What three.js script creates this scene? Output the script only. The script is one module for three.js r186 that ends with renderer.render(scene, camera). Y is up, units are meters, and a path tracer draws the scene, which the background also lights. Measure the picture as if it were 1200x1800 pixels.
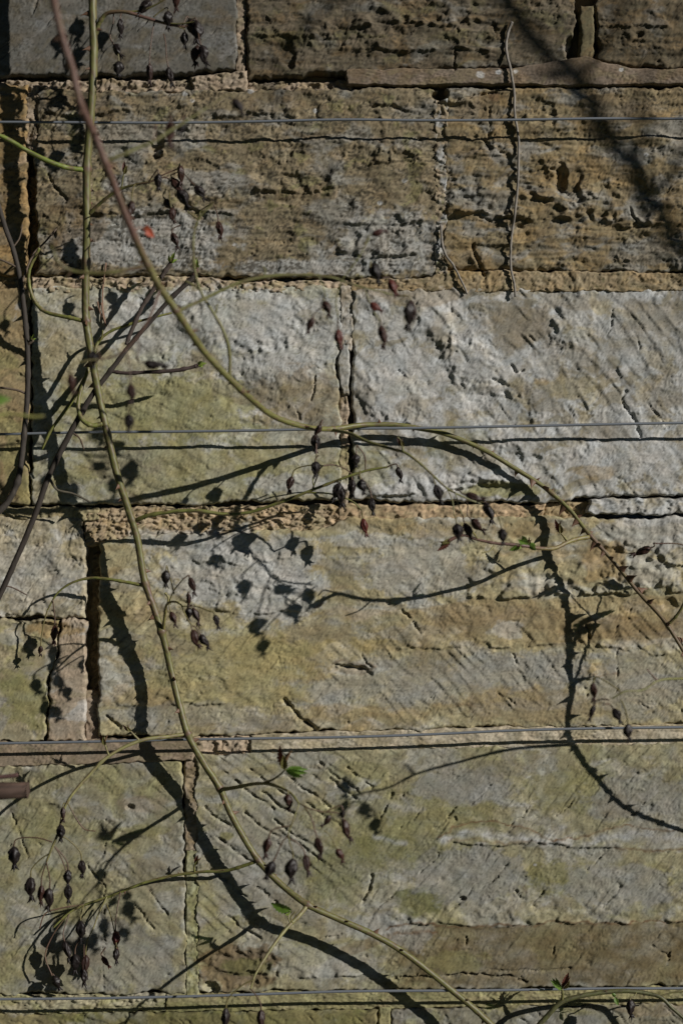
import * as THREE from 'three';
import { Sky } from 'three/addons/objects/Sky.js';
import { mergeGeometries } from 'three/addons/utils/BufferGeometryUtils.js';

// ---------------------------------------------------------------- camera, sky, sun, exposure
const scene = new THREE.Scene();
const S = 0.00078;          // metres per photograph unit on the wall (the wall is 1200 x 1800 units in view)
const DIST = 2.2, EYE = 1.5;
const camera = new THREE.PerspectiveCamera(2 * Math.atan(900 * S / DIST) * 180 / Math.PI, 1200 / 1800, 0.05, 400);
camera.position.set(0, EYE, DIST);
camera.lookAt(0, EYE, 0);
camera.focus = DIST - 0.012;
camera.userData.fStop = 1.6;

const SUNK = [1.55, 0.78];   // sideways and downward run of a shadow for each metre off the wall
const sunDir = new THREE.Vector3(SUNK[0], SUNK[1], 1).normalize();
const sky = new Sky();
sky.name = 'sky';
sky.scale.setScalar(300);
sky.material.uniforms.sunPosition.value.copy(sunDir);
sky.material.uniforms.turbidity.value = 1.2;
sky.material.uniforms.rayleigh.value = 0.14;
sky.material.uniforms.mieCoefficient.value = 0.002;
sky.material.uniforms.cloudCoverage.value = 0;
sky.userData.kind = 'structure';
scene.add(sky);
scene.environmentIntensity = 0.1;
const sun = new THREE.DirectionalLight(new THREE.Color(1.0, 0.955, 0.885), 5);
sun.name = 'sun';
sun.position.copy(sunDir).multiplyScalar(8).add(new THREE.Vector3(0, EYE, 0));
sun.target.position.set(0, EYE, 0);
sun.castShadow = true;
sun.shadow.mapSize.set(4096, 4096);
Object.assign(sun.shadow.camera, { left: -3, right: 3, top: 3, bottom: -3, near: 0.5, far: 20 });
scene.add(sun, sun.target);
const renderer = new THREE.WebGLRenderer({ antialias: true });
renderer.toneMapping = THREE.LinearToneMapping;
renderer.toneMappingExposure = 0.88;
renderer.shadowMap.enabled = true;

// ---------------------------------------------------------------- noise
function rng(seed) { let s = seed | 0; return () => { s = (s + 0x6d2b79f5) | 0; let t = Math.imul(s ^ (s >>> 15), 1 | s); t = (t + Math.imul(t ^ (t >>> 7), 61 | t)) ^ t; return ((t ^ (t >>> 14)) >>> 0) / 4294967296; }; }
const perm = new Uint8Array(1024);
{ const r = rng(11), p = []; for (let i = 0; i < 256; i++) p.push(i); for (let i = 255; i > 0; i--) { const j = Math.floor(r() * (i + 1)); [p[i], p[j]] = [p[j], p[i]]; } for (let i = 0; i < 1024; i++) perm[i] = p[i & 255]; }
const GX = new Float32Array(256), GY = new Float32Array(256);
for (let i = 0; i < 256; i++) { const a = i / 256 * Math.PI * 2; GX[i] = Math.cos(a) * 1.5; GY[i] = Math.sin(a) * 1.5; }
function N(x, y, s = 0) {
  x += s * 17.37; y += s * 9.71;
  const xi = Math.floor(x), yi = Math.floor(y), fx = x - xi, fy = y - yi, X = xi & 255, Y = yi & 255;
  const u = fx * fx * fx * (fx * (fx * 6 - 15) + 10), v = fy * fy * fy * (fy * (fy * 6 - 15) + 10);
  const a = perm[perm[X] + Y], b = perm[perm[X + 1] + Y], c = perm[perm[X] + Y + 1], d = perm[perm[X + 1] + Y + 1];
  const n0 = GX[a] * fx + GY[a] * fy, n1 = GX[b] * (fx - 1) + GY[b] * fy, n2 = GX[c] * fx + GY[c] * (fy - 1), n3 = GX[d] * (fx - 1) + GY[d] * (fy - 1);
  const p = n0 + u * (n1 - n0), q = n2 + u * (n3 - n2);
  return p + v * (q - p);
}
function fbm(x, y, oct, s = 0) { let a = 1, t = 0, n = 0; for (let i = 0; i < oct; i++) { t += a * N(x, y, s + i * 3); n += a; a *= 0.5; x = x * 2.03 + 3.1; y = y * 2.03 + 1.7; } return t / n; }
const sstep = (a, b, x) => { const t = Math.min(1, Math.max(0, (x - a) / (b - a))); return t * t * (3 - 2 * t); };
const clamp = (x, a, b) => Math.min(b, Math.max(a, x));
const lerp = (a, b, t) => a + (b - a) * t;
function hash(x, y, s) { let h = Math.imul(x, 374761393) + Math.imul(y, 668265263) + Math.imul(s, 2246822519) | 0; h = Math.imul(h ^ (h >>> 13), 1274126177); return ((h ^ (h >>> 16)) >>> 0) / 4294967296; }
// chipped facets: every cell of a jittered grid is a small tilted plane
const FC = [0, 0];
function facet(x, y, s) {
  const xi = Math.floor(x), yi = Math.floor(y);
  let d1 = 9, d2 = 9, h1 = 0, h2 = 0;
  for (let j = -1; j <= 1; j++) for (let i = -1; i <= 1; i++) {
    const cx = xi + i, cy = yi + j, px = cx + hash(cx, cy, s), py = cy + hash(cx, cy, s + 7);
    const dx = x - px, dy = y - py, d = Math.sqrt(dx * dx + dy * dy);
    if (d < d2) {
      const h = (hash(cx, cy, s + 3) - 0.5) * 0.9 + dx * (hash(cx, cy, s + 5) - 0.5) * 2.4 + dy * (hash(cx, cy, s + 9) - 0.5) * 2.4;
      if (d < d1) { d2 = d1; h2 = h1; d1 = d; h1 = h; } else { d2 = d; h2 = h; }
    }
  }
  const k = sstep(0, 0.13, d2 - d1);
  FC[0] = lerp((h1 + h2) / 2, h1, 0.25 + 0.75 * k); FC[1] = d2 - d1;
  return FC[0];
}
// pits: 1 in the middle of a hole, 0 outside
function pits(x, y, s, share) {
  const ox = N(x * 2.2, y * 2.2, s) * 0.34 + N(x * 5, y * 5, s + 2) * 0.14; y += N(x * 2.2, y * 2.2, s + 5) * 0.3; x += ox;
  const xi = Math.floor(x), yi = Math.floor(y); let best = 0;
  for (let j = -1; j <= 1; j++) for (let i = -1; i <= 1; i++) {
    const cx = xi + i, cy = yi + j;
    if (hash(cx, cy, s) > share) continue;
    const dx = x - cx - hash(cx, cy, s + 1), dy = y - cy - hash(cx, cy, s + 2), r = 0.15 + 0.33 * hash(cx, cy, s + 4);
    const d = Math.sqrt(dx * dx + dy * dy * 1.6) / r;
    if (d < 1) best = Math.max(best, 1 - d * d);
  }
  return best;
}
// chisel strokes at an angle: saw-toothed scallops plus thin cut lines, in patches
function strokes(x, y, ang, len, wid, s) {
  const c = Math.cos(ang), n = Math.sin(ang);
  let a = x * c + y * n, b = -x * n + y * c;
  b += N(a / 130, b / 90, s) * 10 + N(x / 26, y / 26, s + 2) * 2.4 + N(x / 6, y / 6, s + 3) * 1.3;
  const m = sstep(-0.15, 0.35, N(a / (len * 1.6), b / (wid * 3.2), s + 4));
  const ph = b / (wid * 2.1) + N(a / len, b / 60, s + 6) * 1.1, fr = ph - Math.floor(ph);
  const saw = fr < 0.86 ? fr / 0.86 : (1 - fr) / 0.14;
  const l = N(a / len, b / wid, s + 8), cut = Math.max(0, 1 - Math.abs(l) * 9) * sstep(0.05, 0.4, N(a / (len * 1.1), b / (wid * 1.4), s + 9));
  return m * (saw - 0.5) - cut * 1.5 + l * 0.15;
}

// rows of short chisel bites, each a shallow scoop with one crisp lip
function scoops(x, y, ang, len, wid, s) {
  const c = Math.cos(ang), n = Math.sin(ang);
  let a = x * c + y * n + N(x / 60, y / 60, s) * 12, b = -x * n + y * c;
  b += N(a / 120, b / 80, s + 1) * 11 + N(x / 18, y / 18, s + 2) * 1.5 + N(x / 5, y / 5, s + 3) * 0.7;
  const row = Math.floor(b / wid); let fb = b / wid - row;
  const a2 = a / len + hash(row, 3, s) * 7, col = Math.floor(a2), fa = a2 - col, d = 0.15 + 1.0 * hash(row, col, s + 1);
  if (n * SUNK[0] + c * SUNK[1] < 0) fb = 1 - fb;
  const cut = 0.74 + 0.14 * hash(row, col, s + 2), saw = fb < cut ? fb / cut : (1 - fb) / (1 - cut);
  return d * Math.pow(Math.max(0, Math.sin(Math.PI * fa)), 0.45) * (saw - 0.45) - 0.3 * d * (fa - 0.5);
}

// ---------------------------------------------------------------- placed relief and colour of the wall (x, y in photograph units, depths in mm)
const box = (pts, m) => { let a = 1e9, b = 1e9, c = -1e9, d = -1e9; for (const [x, y] of pts) { a = Math.min(a, x); b = Math.min(b, y); c = Math.max(c, x); d = Math.max(d, y); } return [a - m, b - m, c + m, d + m]; };
function segDist(pts, x, y) { let best = 1e9; for (let i = 0; i + 1 < pts.length; i++) { const [ax, ay] = pts[i], [bx, by] = pts[i + 1], vx = bx - ax, vy = by - ay; const t = clamp(((x - ax) * vx + (y - ay) * vy) / (vx * vx + vy * vy), 0, 1); const dx = x - ax - vx * t, dy = y - ay - vy * t; best = Math.min(best, dx * dx + dy * dy); } return Math.sqrt(best); }
const reliefs = [];
const groove = (w, d, ...pts) => { const bb = box(pts, w * 3 + 8); reliefs.push({ bb, f: (x, y) => { const k = segDist(pts, x + N(x / 7, y / 7, 71) * 2 + N(x / 30, y / 30, 75) * 3, y + N(x / 7, y / 7, 72) * 2 + N(x / 30, y / 30, 76) * 3) / (w * (0.5 + 0.45 * N(x / 10, y / 10, 77))); return k > 3 ? 0 : -d * Math.exp(-k * k * 0.8 - k * 0.4) * (0.75 + 0.75 * N(x / 19, y / 19, 78)); } }); };
// stone stands proud above the line (fade units up), broken off sharply at it
const ledge = (h, fade, ...pts) => {
  const bb = box(pts, 12); bb[1] -= fade * 3; const x0 = pts[0][0], x1 = pts[pts.length - 1][0];
  reliefs.push({ bb, f: (x, y) => {
    const e = sstep(x0 - 8, x0 + 30, x) * sstep(x1 + 8, x1 - 30, x); if (e <= 0) return 0;
    const ly = line(pts, x) + N(x / 22, 3, 81) * 4 + N(x / 7, 5, 82) * 2, up = ly - y;
    if (up < -4) return 0;
    return h * e * (0.12 + 0.95 * sstep(-0.3, 0.25, N(x / 46, y / 34, 83) + 0.5 * N(x / 17, y / 15, 84))) * sstep(-3, 1.5, up) * Math.exp(-Math.max(0, up) / fade);
  } });
};
const mound = (x0, y0, rx, ry, h, rot = 0) => { const m = Math.max(rx, ry) * 1.6, c = Math.cos(rot), n = Math.sin(rot); reliefs.push({ bb: [x0 - m, y0 - m, x0 + m, y0 + m], f: (x, y) => { const dx = x - x0, dy = y - y0, a = (dx * c + dy * n) / rx, b = (-dx * n + dy * c) / ry, q = Math.sqrt(a * a + b * b) + fbm(x / 16, y / 16, 3, 91) * 0.45; return h * sstep(1.15, 0.55, q); } }); };
function line(pts, x) { if (typeof pts === 'number') return pts; if (x <= pts[0][0]) return pts[0][1]; for (let i = 0; i + 1 < pts.length; i++) if (x <= pts[i + 1][0]) return lerp(pts[i][1], pts[i + 1][1], (x - pts[i][0]) / (pts[i + 1][0] - pts[i][0])); return pts[pts.length - 1][1]; }
const tints = [];
// a stain with a ragged outline
const stain = (x0, y0, rx, ry, color, amount = 1, rot = 0, rag = 0.7) => { const m = Math.max(rx, ry) * 1.9, c = Math.cos(rot), n = Math.sin(rot); tints.push({ bb: [x0 - m, y0 - m, x0 + m, y0 + m], color, f: (x, y) => { const dx = x - x0, dy = y - y0, a = (dx * c + dy * n) / rx, b = (-dx * n + dy * c) / ry, q = Math.sqrt(a * a + b * b) + fbm(x / 34, y / 26, 4, 101 + x0) * rag + N(x / 5, y / 5, 105) * 0.12; return amount * sstep(1.12, 0.8, q); } }); };
const vein = (w, color, amount, ...pts) => tints.push({ bb: box(pts, w * 3 + 10), color, f: (x, y) => { const k = segDist(pts, x + N(x / 12, y / 12, 111) * 4, y + N(x / 12, y / 12, 112) * 4 + N(x / 50, y / 50, 113) * 5) / w; return k > 2.4 ? 0 : amount * Math.exp(-k * k) * (0.85 + 0.5 * N(x / 18, y / 9, 114)); } });
const zone = (pts, below, x0, x1, color, amount) => tints.push({ bb: [x0 - 20, -300, x1 + 20, 2300], color, f: (x, y) => { const ly = line(pts, x) + N(x / 30, 2, 121) * 3, e = sstep(x0 - 15, x0 + 25, x + fbm(x / 30, y / 30, 3, 122) * 40) * sstep(x1 + 15, x1 - 25, x + fbm(x / 30, y / 30, 3, 123) * 40); const d = y - ly; return d < 0 ? 0 : amount * e * (0.72 + 0.5 * fbm(x / 50, y / 22, 3, 126)) * sstep(0, 3, d) * sstep(below + 6, below - 12, d + N(x / 20, y / 20, 124) * 12); } });

const PALE = [0.385, 0.385, 0.37], GREY = [0.27, 0.265, 0.24], BUFF = [0.30, 0.255, 0.145], OCHRE = [0.285, 0.2, 0.09], TAN = [0.235, 0.175, 0.095], OLIVE = [0.22, 0.207, 0.082], MOSS = [0.125, 0.13, 0.035], BROWN = [0.155, 0.105, 0.048], PINK = [0.33, 0.26, 0.185], RUST = [0.155, 0.088, 0.042], DARK = [0.045, 0.038, 0.024], WHITE = [0.45, 0.45, 0.44];

// --- course 1
mound(772, 166, 15, 10, -22); mound(795, 172, 34, 12, 7, 0.1); groove(3, 8, [800, 180], [830, 168], [870, 160]);
mound(985, 312, 12, 28, -7); groove(3, 6, [965, 295], [985, 300], [980, 330], [1000, 345]);
ledge(9, 45, [780, 378], [850, 372], [930, 388], [1010, 384], [1075, 392], [1100, 380]);
ledge(6, 40, [930, 350], [990, 356], [1060, 348]); ledge(7, 50, [1080, 400], [1150, 392], [1215, 398]);
ledge(6, 30, [640, 290], [700, 284], [760, 292]); ledge(5, 40, [850, 250], [880, 270], [905, 277]);
groove(3, 7, [850, 246], [868, 262], [895, 275]); groove(4, 9, [830, 430], [838, 455], [852, 482]); groove(3, 7, [1105, 365], [1115, 388], [1135, 398]);
groove(3, 6, [838, 375], [852, 385], [862, 392]); groove(2, 6, [860, 190], [862, 225], [858, 245]);
ledge(5, 30, [70, 195], [130, 205], [240, 192]); ledge(4, 40, [300, 200], [380, 208], [470, 198], [560, 212]); mound(276, 258, 12, 26, -8); mound(283, 268, 8, 7, 8);
ledge(6, 45, [130, 372], [240, 380], [330, 366], [420, 378]); ledge(5, 40, [430, 330], [520, 338], [620, 325]); groove(4, 6, [640, 190], [690, 185], [720, 196]); groove(3, 5, [560, 180], [556, 205], [568, 215]);
groove(3, 6, [85, 305], [96, 330], [118, 352]); ledge(7, 30, [585, 440], [660, 452], [740, 446]); ledge(5, 26, [600, 392], [690, 396], [765, 388]);
// --- course 0
ledge(7, 40, [610, 48], [690, 40], [790, 46], [860, 40]); ledge(6, 30, [640, 85], [720, 92], [800, 84], [870, 90]); groove(2.5, 6, [798, 85], [799, 125]); groove(3, 5, [868, 40], [872, 66]); ledge(6, 30, [450, 60], [530, 66], [600, 58]); mound(505, 95, 16, 26, -6);
ledge(6, 22, [1045, 86], [1120, 82], [1215, 90]); ledge(5, 22, [1060, 48], [1140, 45], [1220, 52]); mound(1000, 80, 9, 22, -14); mound(1120, 62, 8, 6, -6);
// --- course 2
groove(3, 5, [556, 660], [552, 690], [546, 705]); groove(2.5, 4, [520, 715], [524, 735]); groove(4, 5, [865, 667], [880, 673], [892, 679]); groove(3, 6, [896, 640], [905, 652], [918, 650]);
groove(3.5, 7, [1097, 688], [1094, 705], [1104, 722], [1118, 745], [1126, 768]); groove(2.5, 4, [1130, 696], [1150, 725], [1172, 752]); groove(2.5, 5, [1114, 582], [1121, 600], [1123, 616]); groove(2.5, 4, [1075, 545], [1072, 575], [1066, 586]);
groove(3, 5, [700, 650], [712, 660]); groove(2.5, 4, [790, 525], [793, 548]); groove(3, 4, [930, 590], [937, 596]); mound(1010, 560, 34, 60, 5, 0.5); mound(830, 640, 60, 40, 5, 0.7); mound(690, 700, 60, 50, 4, 0.4); mound(960, 780, 90, 30, 4); mound(760, 560, 50, 34, 4, 0.9); mound(880, 720, 70, 34, -4, 0.3);
mound(430, 560, 120, 60, 4); mound(300, 610, 70, 40, -3); mound(500, 640, 70, 36, 3); mound(440, 700, 60, 40, -3, 0.4);
ledge(6, 22, [640, 872], [760, 868], [850, 850], [910, 848]); mound(850, 856, 60, 12, -6);
// --- course 3
ledge(6, 55, [815, 1047], [900, 1052], [980, 1046], [1060, 1043], [1215, 1040]); ledge(5.5, 34, [1052, 962], [1100, 968], [1140, 980], [1180, 992], [1230, 994]); mound(1080, 968, 26, 7, -4, 0.1); mound(1165, 1000, 22, 7, -3); mound(1175, 1062, 16, 11, -5); mound(1130, 1010, 60, 26, 5);
ledge(5, 30, [1140, 1150], [1175, 1149], [1220, 1150]); ledge(4, 30, [1015, 1196], [1050, 1190], [1065, 1186]); ledge(3, 60, [690, 1140], [820, 1138], [1000, 1134], [1120, 1140]);
groove(5, 7, [583, 1168], [610, 1172], [658, 1180]); mound(620, 1180, 36, 12, -5, 0.1); groove(6, 10, [498, 1231], [515, 1245], [528, 1264], [552, 1282]); groove(3, 5, [632, 1148], [645, 1166], [657, 1177]);
groove(2.5, 5, [704, 1070], [722, 1092], [740, 1114]); groove(2.5, 4, [873, 1218], [890, 1226], [905, 1240]); groove(2, 4, [900, 1150], [910, 1170]); groove(2, 3, [1083, 1100], [1083, 1215]); groove(3, 6, [1030, 1100], [1035, 1125]); groove(4, 8, [186, 1258], [198, 1268], [210, 1282]);
ledge(3, 40, [180, 1240], [330, 1236], [470, 1242]); ledge(3, 50, [200, 1080], [330, 1072], [440, 1078], [560, 1070]); mound(420, 1010, 60, 40, 4); mound(350, 980, 70, 26, -3); ledge(3, 30, [330, 985], [420, 990], [520, 980]);
groove(2, 3, [0, 1082], [40, 1083]); mound(60, 1105, 60, 14, -5);
// --- course 4
groove(1.4, 3.5, [183, 1745], [182, 1680], [184, 1600], [183, 1500], [187, 1440]); groove(3, 5, [262, 1566], [280, 1590], [296, 1608]); groove(2.5, 4, [190, 1447], [205, 1455], [214, 1462]); mound(228, 1419, 8, 5, -7); groove(2.5, 4, [150, 1516], [170, 1540], [184, 1560]); groove(2.5, 4, [236, 1592], [256, 1615], [270, 1632]); groove(2.5, 3.5, [20, 1430], [40, 1480], [50, 1510]); mound(90, 1420, 16, 8, -3);
for (const [x, y, l] of [[412, 1372, 70], [440, 1352, 64], [462, 1392, 60], [500, 1360, 80], [430, 1430, 60], [380, 1470, 70], [370, 1530, 66], [400, 1610, 60], [480, 1440, 56], [540, 1410, 60], [580, 1370, 50], [360, 1420, 50], [520, 1480, 60], [450, 1560, 60], [560, 1340, 70], [610, 1350, 44]]) groove(3.2, 5.5, [x, y], [x + l * 0.45, y + l * 0.36], [x + l, y + l * 0.72]);
groove(4.5, 9, [652, 1538], [648, 1560], [638, 1584]); groove(3, 5, [690, 1395], [680, 1415], [668, 1440]); groove(3, 5, [905, 1565], [915, 1578], [925, 1580]); mound(812, 1580, 6, 4, -6);
for (const [x, y, l] of [[800, 1420, 50], [860, 1380, 44], [930, 1420, 40], [830, 1560, 60], [700, 1560, 50], [770, 1500, 44], [1010, 1400, 46], [1090, 1560, 50], [1130, 1410, 46], [960, 1560, 40], [890, 1520, 56], [1060, 1500, 40], [740, 1420, 50]]) groove(2.6, 3.6, [x, y], [x - l * 0.3, y + l * 0.4], [x - l * 0.75, y + l * 0.75]);
ledge(3.5, 45, [675, 1628], [760, 1624], [900, 1627], [1010, 1621], [1230, 1619]); groove(2.6, 8, [700, 1718], [780, 1716], [822, 1711], [860, 1716], [895, 1715], [926, 1724]); groove(2, 6, [820, 1648], [821, 1666]); groove(2, 5, [975, 1660], [970, 1676]); groove(2, 5, [1175, 1672], [1172, 1688]); groove(2.4, 5, [1145, 1662], [1160, 1674], [1176, 1680]);
groove(2, 4, [860, 1705], [940, 1706], [1000, 1702]); mound(420, 1705, 70, 34, -5); mound(372, 1735, 16, 10, -9); ledge(4, 20, [350, 1712], [450, 1708], [560, 1716], [650, 1712]);
ledge(3, 24, [770, 1478], [840, 1484], [960, 1484], [1030, 1490], [1110, 1490]); groove(2.4, 4, [600, 1640], [590, 1648], [560, 1650]);

// --- colour of the stone: weathered crust, stains, veins
stain(250, 425, 150, 52, PALE, 0.75); stain(680, 425, 95, 55, PALE, 0.7); stain(560, 470, 190, 15, PALE, 0.8); stain(330, 235, 34, 30, PALE, 0.45); stain(360, 320, 60, 24, PALE, 0.5); stain(130, 390, 60, 40, BROWN, 0.6); stain(130, 180, 80, 18, BROWN, 0.55); stain(480, 185, 60, 16, BROWN, 0.4); stain(280, 268, 9, 7, WHITE, 0.9); stain(205, 325, 24, 16, PALE, 0.6); stain(225, 245, 60, 40, GREY, 0.6); stain(840, 195, 45, 28, TAN, 0.7); stain(1010, 300, 80, 26, OCHRE, 0.7); stain(1130, 440, 60, 26, GREY, 0.5); stain(820, 460, 40, 34, OCHRE, 0.7); stain(870, 168, 9, 10, RUST, 0.7); stain(845, 350, 60, 20, GREY, 0.6); stain(1100, 190, 70, 30, TAN, 0.7);
stain(330, 560, 260, 55, PALE, 0.7); stain(520, 590, 90, 70, PALE, 0.8); stain(470, 650, 110, 30, PALE, 0.75); stain(280, 720, 200, 60, [0.25, 0.235, 0.1], 0.75); stain(520, 700, 90, 50, TAN, 0.55); stain(330, 830, 260, 50, [0.25, 0.23, 0.1], 0.6); stain(530, 850, 90, 18, PALE, 0.7); stain(250, 605, 30, 16, GREY, 0.6); stain(130, 600, 70, 100, BUFF, 0.5);
stain(700, 690, 80, 80, WHITE, 0.55); stain(850, 640, 70, 90, WHITE, 0.5, 0.6); stain(780, 560, 60, 50, WHITE, 0.45); stain(960, 580, 26, 55, WHITE, 0.6, -0.3); stain(700, 850, 120, 28, WHITE, 0.65); stain(870, 820, 110, 36, WHITE, 0.55); stain(1100, 800, 120, 36, WHITE, 0.5); stain(920, 570, 60, 40, TAN, 0.5); stain(1130, 590, 90, 60, GREY, 0.55); stain(720, 520, 100, 18, TAN, 0.5); stain(1000, 680, 60, 20, BUFF, 0.7); stain(950, 670, 14, 8, OCHRE, 0.6); stain(640, 820, 60, 40, OLIVE, 0.5); stain(1040, 830, 40, 12, OCHRE, 0.45); stain(800, 780, 50, 40, OLIVE, 0.4); stain(880, 860, 90, 14, OLIVE, 0.8);
stain(420, 1000, 150, 70, PALE, 0.7); stain(480, 1050, 70, 60, PALE, 0.7); stain(300, 950, 90, 20, PALE, 0.5); stain(740, 1000, 110, 60, PALE, 0.55); stain(1140, 935, 100, 40, PALE, 0.65); stain(1130, 1005, 60, 30, PALE, 0.55); stain(1060, 985, 40, 40, OCHRE, 0.65); stain(920, 930, 70, 14, OCHRE, 0.5); stain(760, 930, 60, 16, OCHRE, 0.4);
zone([[700, 1075], [830, 1052], [1000, 1050], [1215, 1044]], 92, 720, 1330, OCHRE, 0.5); stain(870, 1085, 140, 26, TAN, 0.5); stain(1080, 1105, 120, 22, BROWN, 0.55); stain(520, 1140, 150, 40, [0.32, 0.25, 0.1], 0.55); stain(620, 1180, 34, 9, OCHRE, 0.8); stain(400, 1180, 150, 80, [0.3, 0.262, 0.12], 0.65); stain(700, 1200, 180, 40, GREY, 0.5); stain(920, 1180, 140, 34, GREY, 0.7); stain(930, 1240, 140, 30, TAN, 0.5); stain(1120, 1200, 100, 60, GREY, 0.5); stain(250, 1225, 70, 20, OCHRE, 0.4); stain(330, 1255, 140, 22, GREY, 0.4); stain(580, 1255, 90, 18, OCHRE, 0.35); stain(890, 1105, 30, 18, PALE, 0.5);
vein(2.5, RUST, 0.6, [590, 1165], [660, 1172]); vein(2, RUST, 0.5, [1040, 1188], [1062, 1186], [1080, 1180]); vein(2, RUST, 0.45, [800, 1238], [845, 1240]);
stain(95, 1105, 50, 14, OCHRE, 0.8); stain(120, 1145, 34, 26, PINK, 0.6); stain(50, 1230, 46, 50, OLIVE, 0.7); stain(60, 1010, 90, 60, PALE, 0.4);
stain(70, 1500, 100, 100, OLIVE, 0.35); stain(230, 1690, 90, 60, GREY, 0.6); stain(250, 1415, 40, 16, PINK, 0.4); stain(260, 1460, 40, 10, OLIVE, 0.5);
stain(730, 1455, 150, 60, OLIVE, 0.55); stain(640, 1560, 90, 40, PALE, 0.35); stain(740, 1585, 46, 26, MOSS, 0.7); stain(970, 1545, 70, 30, OLIVE, 0.75); stain(1000, 1390, 80, 40, OLIVE, 0.5); stain(600, 1520, 80, 60, OLIVE, 0.4); stain(820, 1540, 110, 50, GREY, 0.75); stain(1090, 1560, 110, 40, GREY, 0.7); stain(820, 1380, 90, 34, GREY, 0.7); stain(1120, 1400, 90, 40, GREY, 0.65); stain(450, 1500, 100, 120, GREY, 0.5); stain(660, 1630, 60, 24, PALE, 0.55); stain(560, 1690, 110, 30, PALE, 0.35); stain(400, 1470, 16, 8, OLIVE, 0.8); stain(570, 1540, 60, 44, MOSS, 0.4); stain(680, 1500, 80, 34, MOSS, 0.35);
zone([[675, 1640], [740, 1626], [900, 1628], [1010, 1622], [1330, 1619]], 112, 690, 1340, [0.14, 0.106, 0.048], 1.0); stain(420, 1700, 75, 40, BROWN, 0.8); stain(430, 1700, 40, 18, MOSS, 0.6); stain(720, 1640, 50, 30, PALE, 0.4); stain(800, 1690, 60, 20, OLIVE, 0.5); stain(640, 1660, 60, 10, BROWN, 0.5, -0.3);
vein(7, WHITE, 0.85, [775, 1474], [830, 1463], [880, 1470], [950, 1480], [1000, 1482]); vein(10, PALE, 0.8, [1020, 1490], [1060, 1472], [1120, 1470], [1220, 1474]); vein(5, WHITE, 0.6, [660, 1470], [710, 1481]); vein(5, WHITE, 0.5, [680, 1418], [745, 1424]);
vein(1.8, RUST, 0.9, [770, 1468], [810, 1448], [870, 1442], [920, 1455], [960, 1474], [1010, 1476]); vein(1.8, RUST, 0.8, [1010, 1474], [1060, 1458], [1100, 1453], [1150, 1460], [1220, 1455]); vein(1.8, RUST, 0.75, [1080, 1488], [1140, 1496], [1220, 1494]); vein(2, RUST, 0.95, [680, 1634], [720, 1624], [800, 1627], [900, 1627], [1010, 1622], [1220, 1620]); vein(1.6, RUST, 0.7, [690, 1640], [770, 1638]); vein(2, RUST, 0.5, [790, 1475], [900, 1481], [960, 1483]); vein(3, RUST, 0.35, [920, 1560], [928, 1575]);
stain(300, 1790, 200, 26, MOSS, 0.45); stain(520, 1790, 100, 18, OLIVE, 0.6); stain(1150, 1775, 60, 12, OCHRE, 0.4);

const UMBER = [0.2, 0.175, 0.125];
for (const [x, y, rx, ry, rot] of [[905, 575, 62, 44, 0.2], [770, 600, 30, 22, 0.5], [690, 780, 50, 26, 0.3], [730, 715, 26, 30, 0.4], [1030, 640, 60, 26, 0.3], [1150, 560, 60, 34, 0], [950, 700, 46, 24, 0.4], [640, 700, 24, 40, 0], [830, 800, 46, 22, 0.2], [1060, 760, 50, 18, 0], [1160, 690, 40, 40, 0.3], [870, 545, 50, 16, 0], [990, 530, 70, 16, 0], [430, 690, 60, 20, 0.2], [560, 760, 40, 30, 0], [210, 820, 60, 30, 0], [360, 640, 40, 14, 0.1], [560, 560, 30, 12, 0.2], [820, 1010, 60, 16, 0], [600, 1000, 40, 14, 0.1], [560, 1110, 60, 20, 0], [760, 1160, 50, 16, 0], [300, 1130, 40, 20, 0.2], [480, 1270, 60, 12, 0], [520, 1600, 50, 18, 0.5], [1080, 1420, 40, 20, 0], [870, 1350, 60, 16, 0], [120, 1680, 60, 30, 0], [260, 1540, 40, 30, 0.3]]) stain(x, y, rx, ry, UMBER, 0.55, rot, 0.9);
for (const [x, y, rx, ry, rot] of [[660, 660, 34, 26, 0.4], [820, 700, 40, 24, 0.7], [740, 640, 22, 30, 0.5], [960, 640, 26, 34, 0.3], [900, 770, 50, 20, 0.1], [1010, 800, 44, 18, 0], [1110, 740, 34, 24, 0], [660, 560, 30, 34, 0], [790, 850, 60, 14, 0], [400, 960, 50, 18, 0], [520, 1020, 34, 24, 0], [360, 1040, 30, 30, 0], [1150, 910, 60, 16, 0], [640, 950, 60, 14, 0], [250, 540, 50, 18, 0], [440, 600, 60, 22, 0], [350, 520, 60, 10, 0]]) stain(x, y, rx, ry, WHITE, 0.5, rot, 0.8);
for (const [x, y, r] of [[1135, 272, 4], [555, 195, 5], [875, 128, 6], [905, 127, 4], [843, 133, 9], [440, 160, 7], [325, 165, 5], [1090, 124, 5], [710, 318, 5], [338, 178, 4], [412, 430, 4], [940, 1520, 4], [668, 357, 5]]) stain(x, y, r, r * 0.8, WHITE, 0.85, 0, 0.5);
const applies = (list, x, y) => { const out = []; for (const r of list) if (x[0] < r.bb[2] && x[1] > r.bb[0] && y[0] < r.bb[3] && y[1] > r.bb[1]) out.push(r); return out; };

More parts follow.
